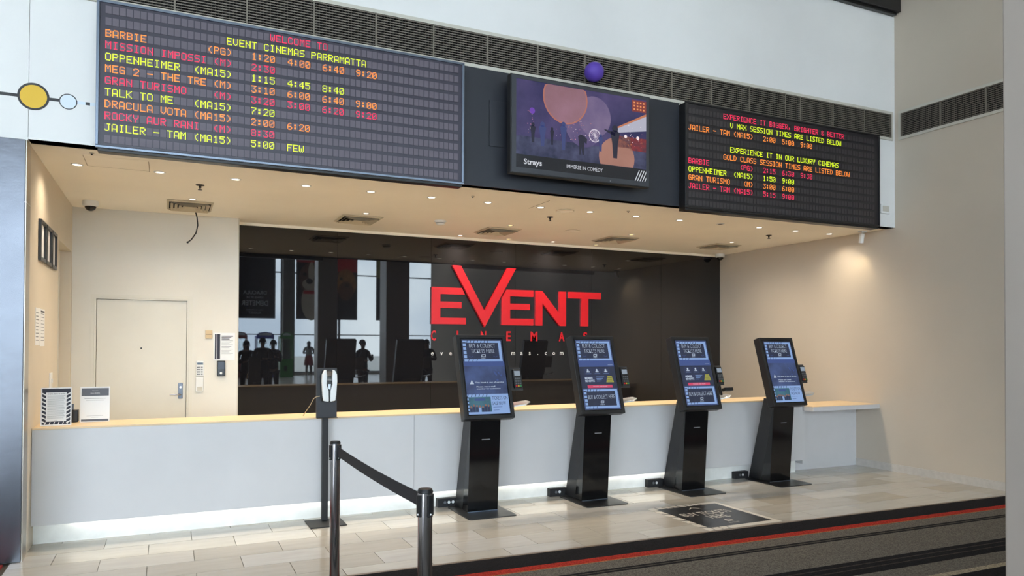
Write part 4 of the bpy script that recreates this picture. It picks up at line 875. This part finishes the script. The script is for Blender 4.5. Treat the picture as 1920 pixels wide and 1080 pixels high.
skin_m = mat('skin', (168, 122, 98), .6); hair_m = mat('hair_dark', (24, 20, 20), .7); shoe_d = mat('shoe_dark', (20, 20, 22), .5); shoe_w = mat('shoe_white', (215, 215, 215), .5)
def skin_mesh(name, pts, edges, m, parent, root=0, sub=1):
    me = bpy.data.meshes.new(name); me.from_pydata([p[:3] for p in pts], edges, []); me.materials.append(m)
    o = bpy.data.objects.new(name, me); COL.objects.link(o); o.parent = parent
    md = o.modifiers.new('skin', 'SKIN'); md.use_smooth_shade = True
    for i, p in enumerate(pts): me.skin_vertices[0].data[i].radius = (p[3], p[4] if len(p) > 4 else p[3])
    me.skin_vertices[0].data[root].use_root = True
    s = o.modifiers.new('sub', 'SUBSURF'); s.levels = sub; s.render_levels = sub
    return o
def person(x, y, rz, top, legs, shoe, lab, hgt=1.7, longhair=False, arm='down', coat=False):
    t = thing('person', lab, 'person', (x, y, .004), None, rz); k = hgt/1.7; t.scale = (k, k, k)
    # local frame: faces -y ; body as one continuous skinned figure
    if arm == 'up': E1, H1 = (-.24, -.10, 1.12), (-.10, -.30, 1.28)
    elif arm == 'fold': E1, H1 = (-.27, -.02, 1.12), (-.04, -.22, 1.16)
    else: E1, H1 = (-.27, .03, 1.10), (-.27, -.04, .86)
    E2, H2 = ((.27, -.02, 1.12), (.06, -.22, 1.12)) if arm != 'down' else ((.27, .03, 1.10), (.28, -.04, .86))
    P = [(0, 0, .92, .14, .11), (0, 0, 1.10, .12, .09), (0, 0, 1.30, .15, .10), (0, 0, 1.41, .10, .07), (0, 0, 1.47, .05, .05), (0, -.01, 1.53, .055, .06), (0, -.01, 1.60, .075, .09), (0, 0, 1.66, .06, .075),
         (-.18, 0, 1.385, .05), E1+(.038,), H1+(.026,), (.18, 0, 1.385, .05), E2+(.038,), H2+(.026,),
         (-.09, 0, .84, .085), (-.10, -.01, .48, .055), (-.11, .02, .09, .038), (.09, 0, .84, .085), (.10, -.02, .48, .055), (.11, .01, .09, .038), (-.11, -.10, .05, .035), (.11, -.10, .05, .035)]
    Ed = [(0, 1), (1, 2), (2, 3), (3, 4), (4, 5), (5, 6), (6, 7), (3, 8), (8, 9), (9, 10), (3, 11), (11, 12), (12, 13), (0, 14), (14, 15), (15, 16), (0, 17), (17, 18), (18, 19), (16, 20), (19, 21)]
    off = parent_loc(t)
    def loc(mb, name, m): mb.v = [tuple(Vector(v)+off) for v in mb.v]; return mb.build(name, m, t)
    skin_mesh('body', P, Ed, skin_m, t)
    for H, s in ((H1, -1), (H2, 1)):
        for j in range(5):
            dx = (j-2)*.016; b = Vector(H); L_ = (.05, .075, .082, .075, .06)[j]; d_ = Vector((0, -.4, -.9)) if arm == 'down' else Vector((-s*.6, -.4, .3)); d_.normalize()
            loc(MB().tube([tuple(b+X_*dx), tuple(b+X_*dx+d_*L_*.6), tuple(b+X_*dx+d_*L_+Y_*-.008)], .008, 6), 'finger', skin_m)
    if coat: C1 = [(0, 0, .62, .22, .17), (0, 0, .80, .20, .16)]
    else: C1 = [(0, 0, .88, .175, .135), (0, 0, .95, .17, .13)]
    P2 = C1+[(0, 0, 1.12, .155, .12), (0, 0, 1.30, .175, .125), (0, 0, 1.405, .12, .09), (-.185, 0, 1.385, .07), E1+(.056,), tuple(Vector(E1).lerp(Vector(H1), .85))+(.045,), (.185, 0, 1.385, .07), E2+(.056,), tuple(Vector(E2).lerp(Vector(H2), .85))+(.045,)]
    skin_mesh('jacket', P2, [(0, 1), (1, 2), (2, 3), (3, 4), (4, 5), (5, 6), (6, 7), (4, 8), (8, 9), (9, 10)], top, t)
    P3 = [(0, 0, .92, .15, .12), (-.09, 0, .82, .10), (-.10, -.01, .48, .07), (-.11, .02, .12, .055), (.09, 0, .82, .10), (.10, -.02, .48, .07), (.11, .01, .12, .055)]
    skin_mesh('trousers', P3, [(0, 1), (1, 2), (2, 3), (0, 4), (4, 5), (5, 6)], legs, t)
    hm = MB().sphere((0, .02, 1.63), .098, .112, .115, z0=-.15, z1=1)
    if longhair: hm.sphere((0, .065, 1.50), .085, .06, .20)
    loc(hm, 'hair', hair_m)
    loc(MB().sphere((0, -.105, 1.585), .014, .02, .02, nu=8, nv=6), 'nose', skin_m)
    for s in (-1, 1):
        loc(MB().sphere((s*.032, -.088, 1.61), .012, .008, .007, nu=8, nv=6), 'eye', hair_m); loc(MB().sphere((s*.088, 0, 1.59), .012, .02, .03, nu=8, nv=6), 'ear', skin_m)
        loc(MB().sphere((s*.11, -.055, .052), .05, .13, .05, nu=14, nv=8), 'shoe', shoe)
    loc(MB().sphere((0, -.094, 1.55), .022, .008, .006, nu=8, nv=6), 'mouth', mat('lips', (140, 80, 76), .5))
dn, dgy, dnv = mat('cloth_black', (26, 26, 30), 1.1), mat('cloth_charcoal', (48, 48, 54), .85), mat('cloth_navy', (30, 36, 60), .85)
person(6.53, -18.5, .2, mat('cloth_grey', (150, 150, 155), .85), dgy, shoe_d, 'person with long dark hair in a grey top and red skirt by the windows, reflected', 1.70, True, 'fold')
pp = [o for o in COL.objects if o.name.startswith('person')][-1]
sk = MB().lathe((0, 0, 0), [(.155, 1.02), (.19, .90), (.24, .52), (.235, .52), (.18, .9)], 20); off = parent_loc(pp); sk.v = [tuple(Vector(v)+off) for v in sk.v]; sk.build('skirt', mat('cloth_red', (130, 26, 36), .85), pp)
person(2.05, -2.3, PI, dgy, dn, shoe_d, 'person in a long charcoal coat at the left of the reflected group', 1.66, True, 'fold', True)
person(2.45, -2.0, PI, dn, dn, shoe_d, 'broad person in a black hooded jacket in the middle of the reflected group', 1.74, False, 'fold', True)
person(2.78, -2.4, PI+.4, dnv, dn, shoe_w, 'person in a navy jacket at the right of the reflected group', 1.68, False, 'up')
person(5.20, -1.7, PI-.5, dn, dn, shoe_w, 'person in black with white shoes behind the leftmost kiosk reflection', 1.70, False, 'up')
person(7.25, -2.0, PI+.3, dn, dgy, shoe_w, 'person in dark clothes with folded arms near the right-hand wall, reflected', 1.72, True, 'fold', True)
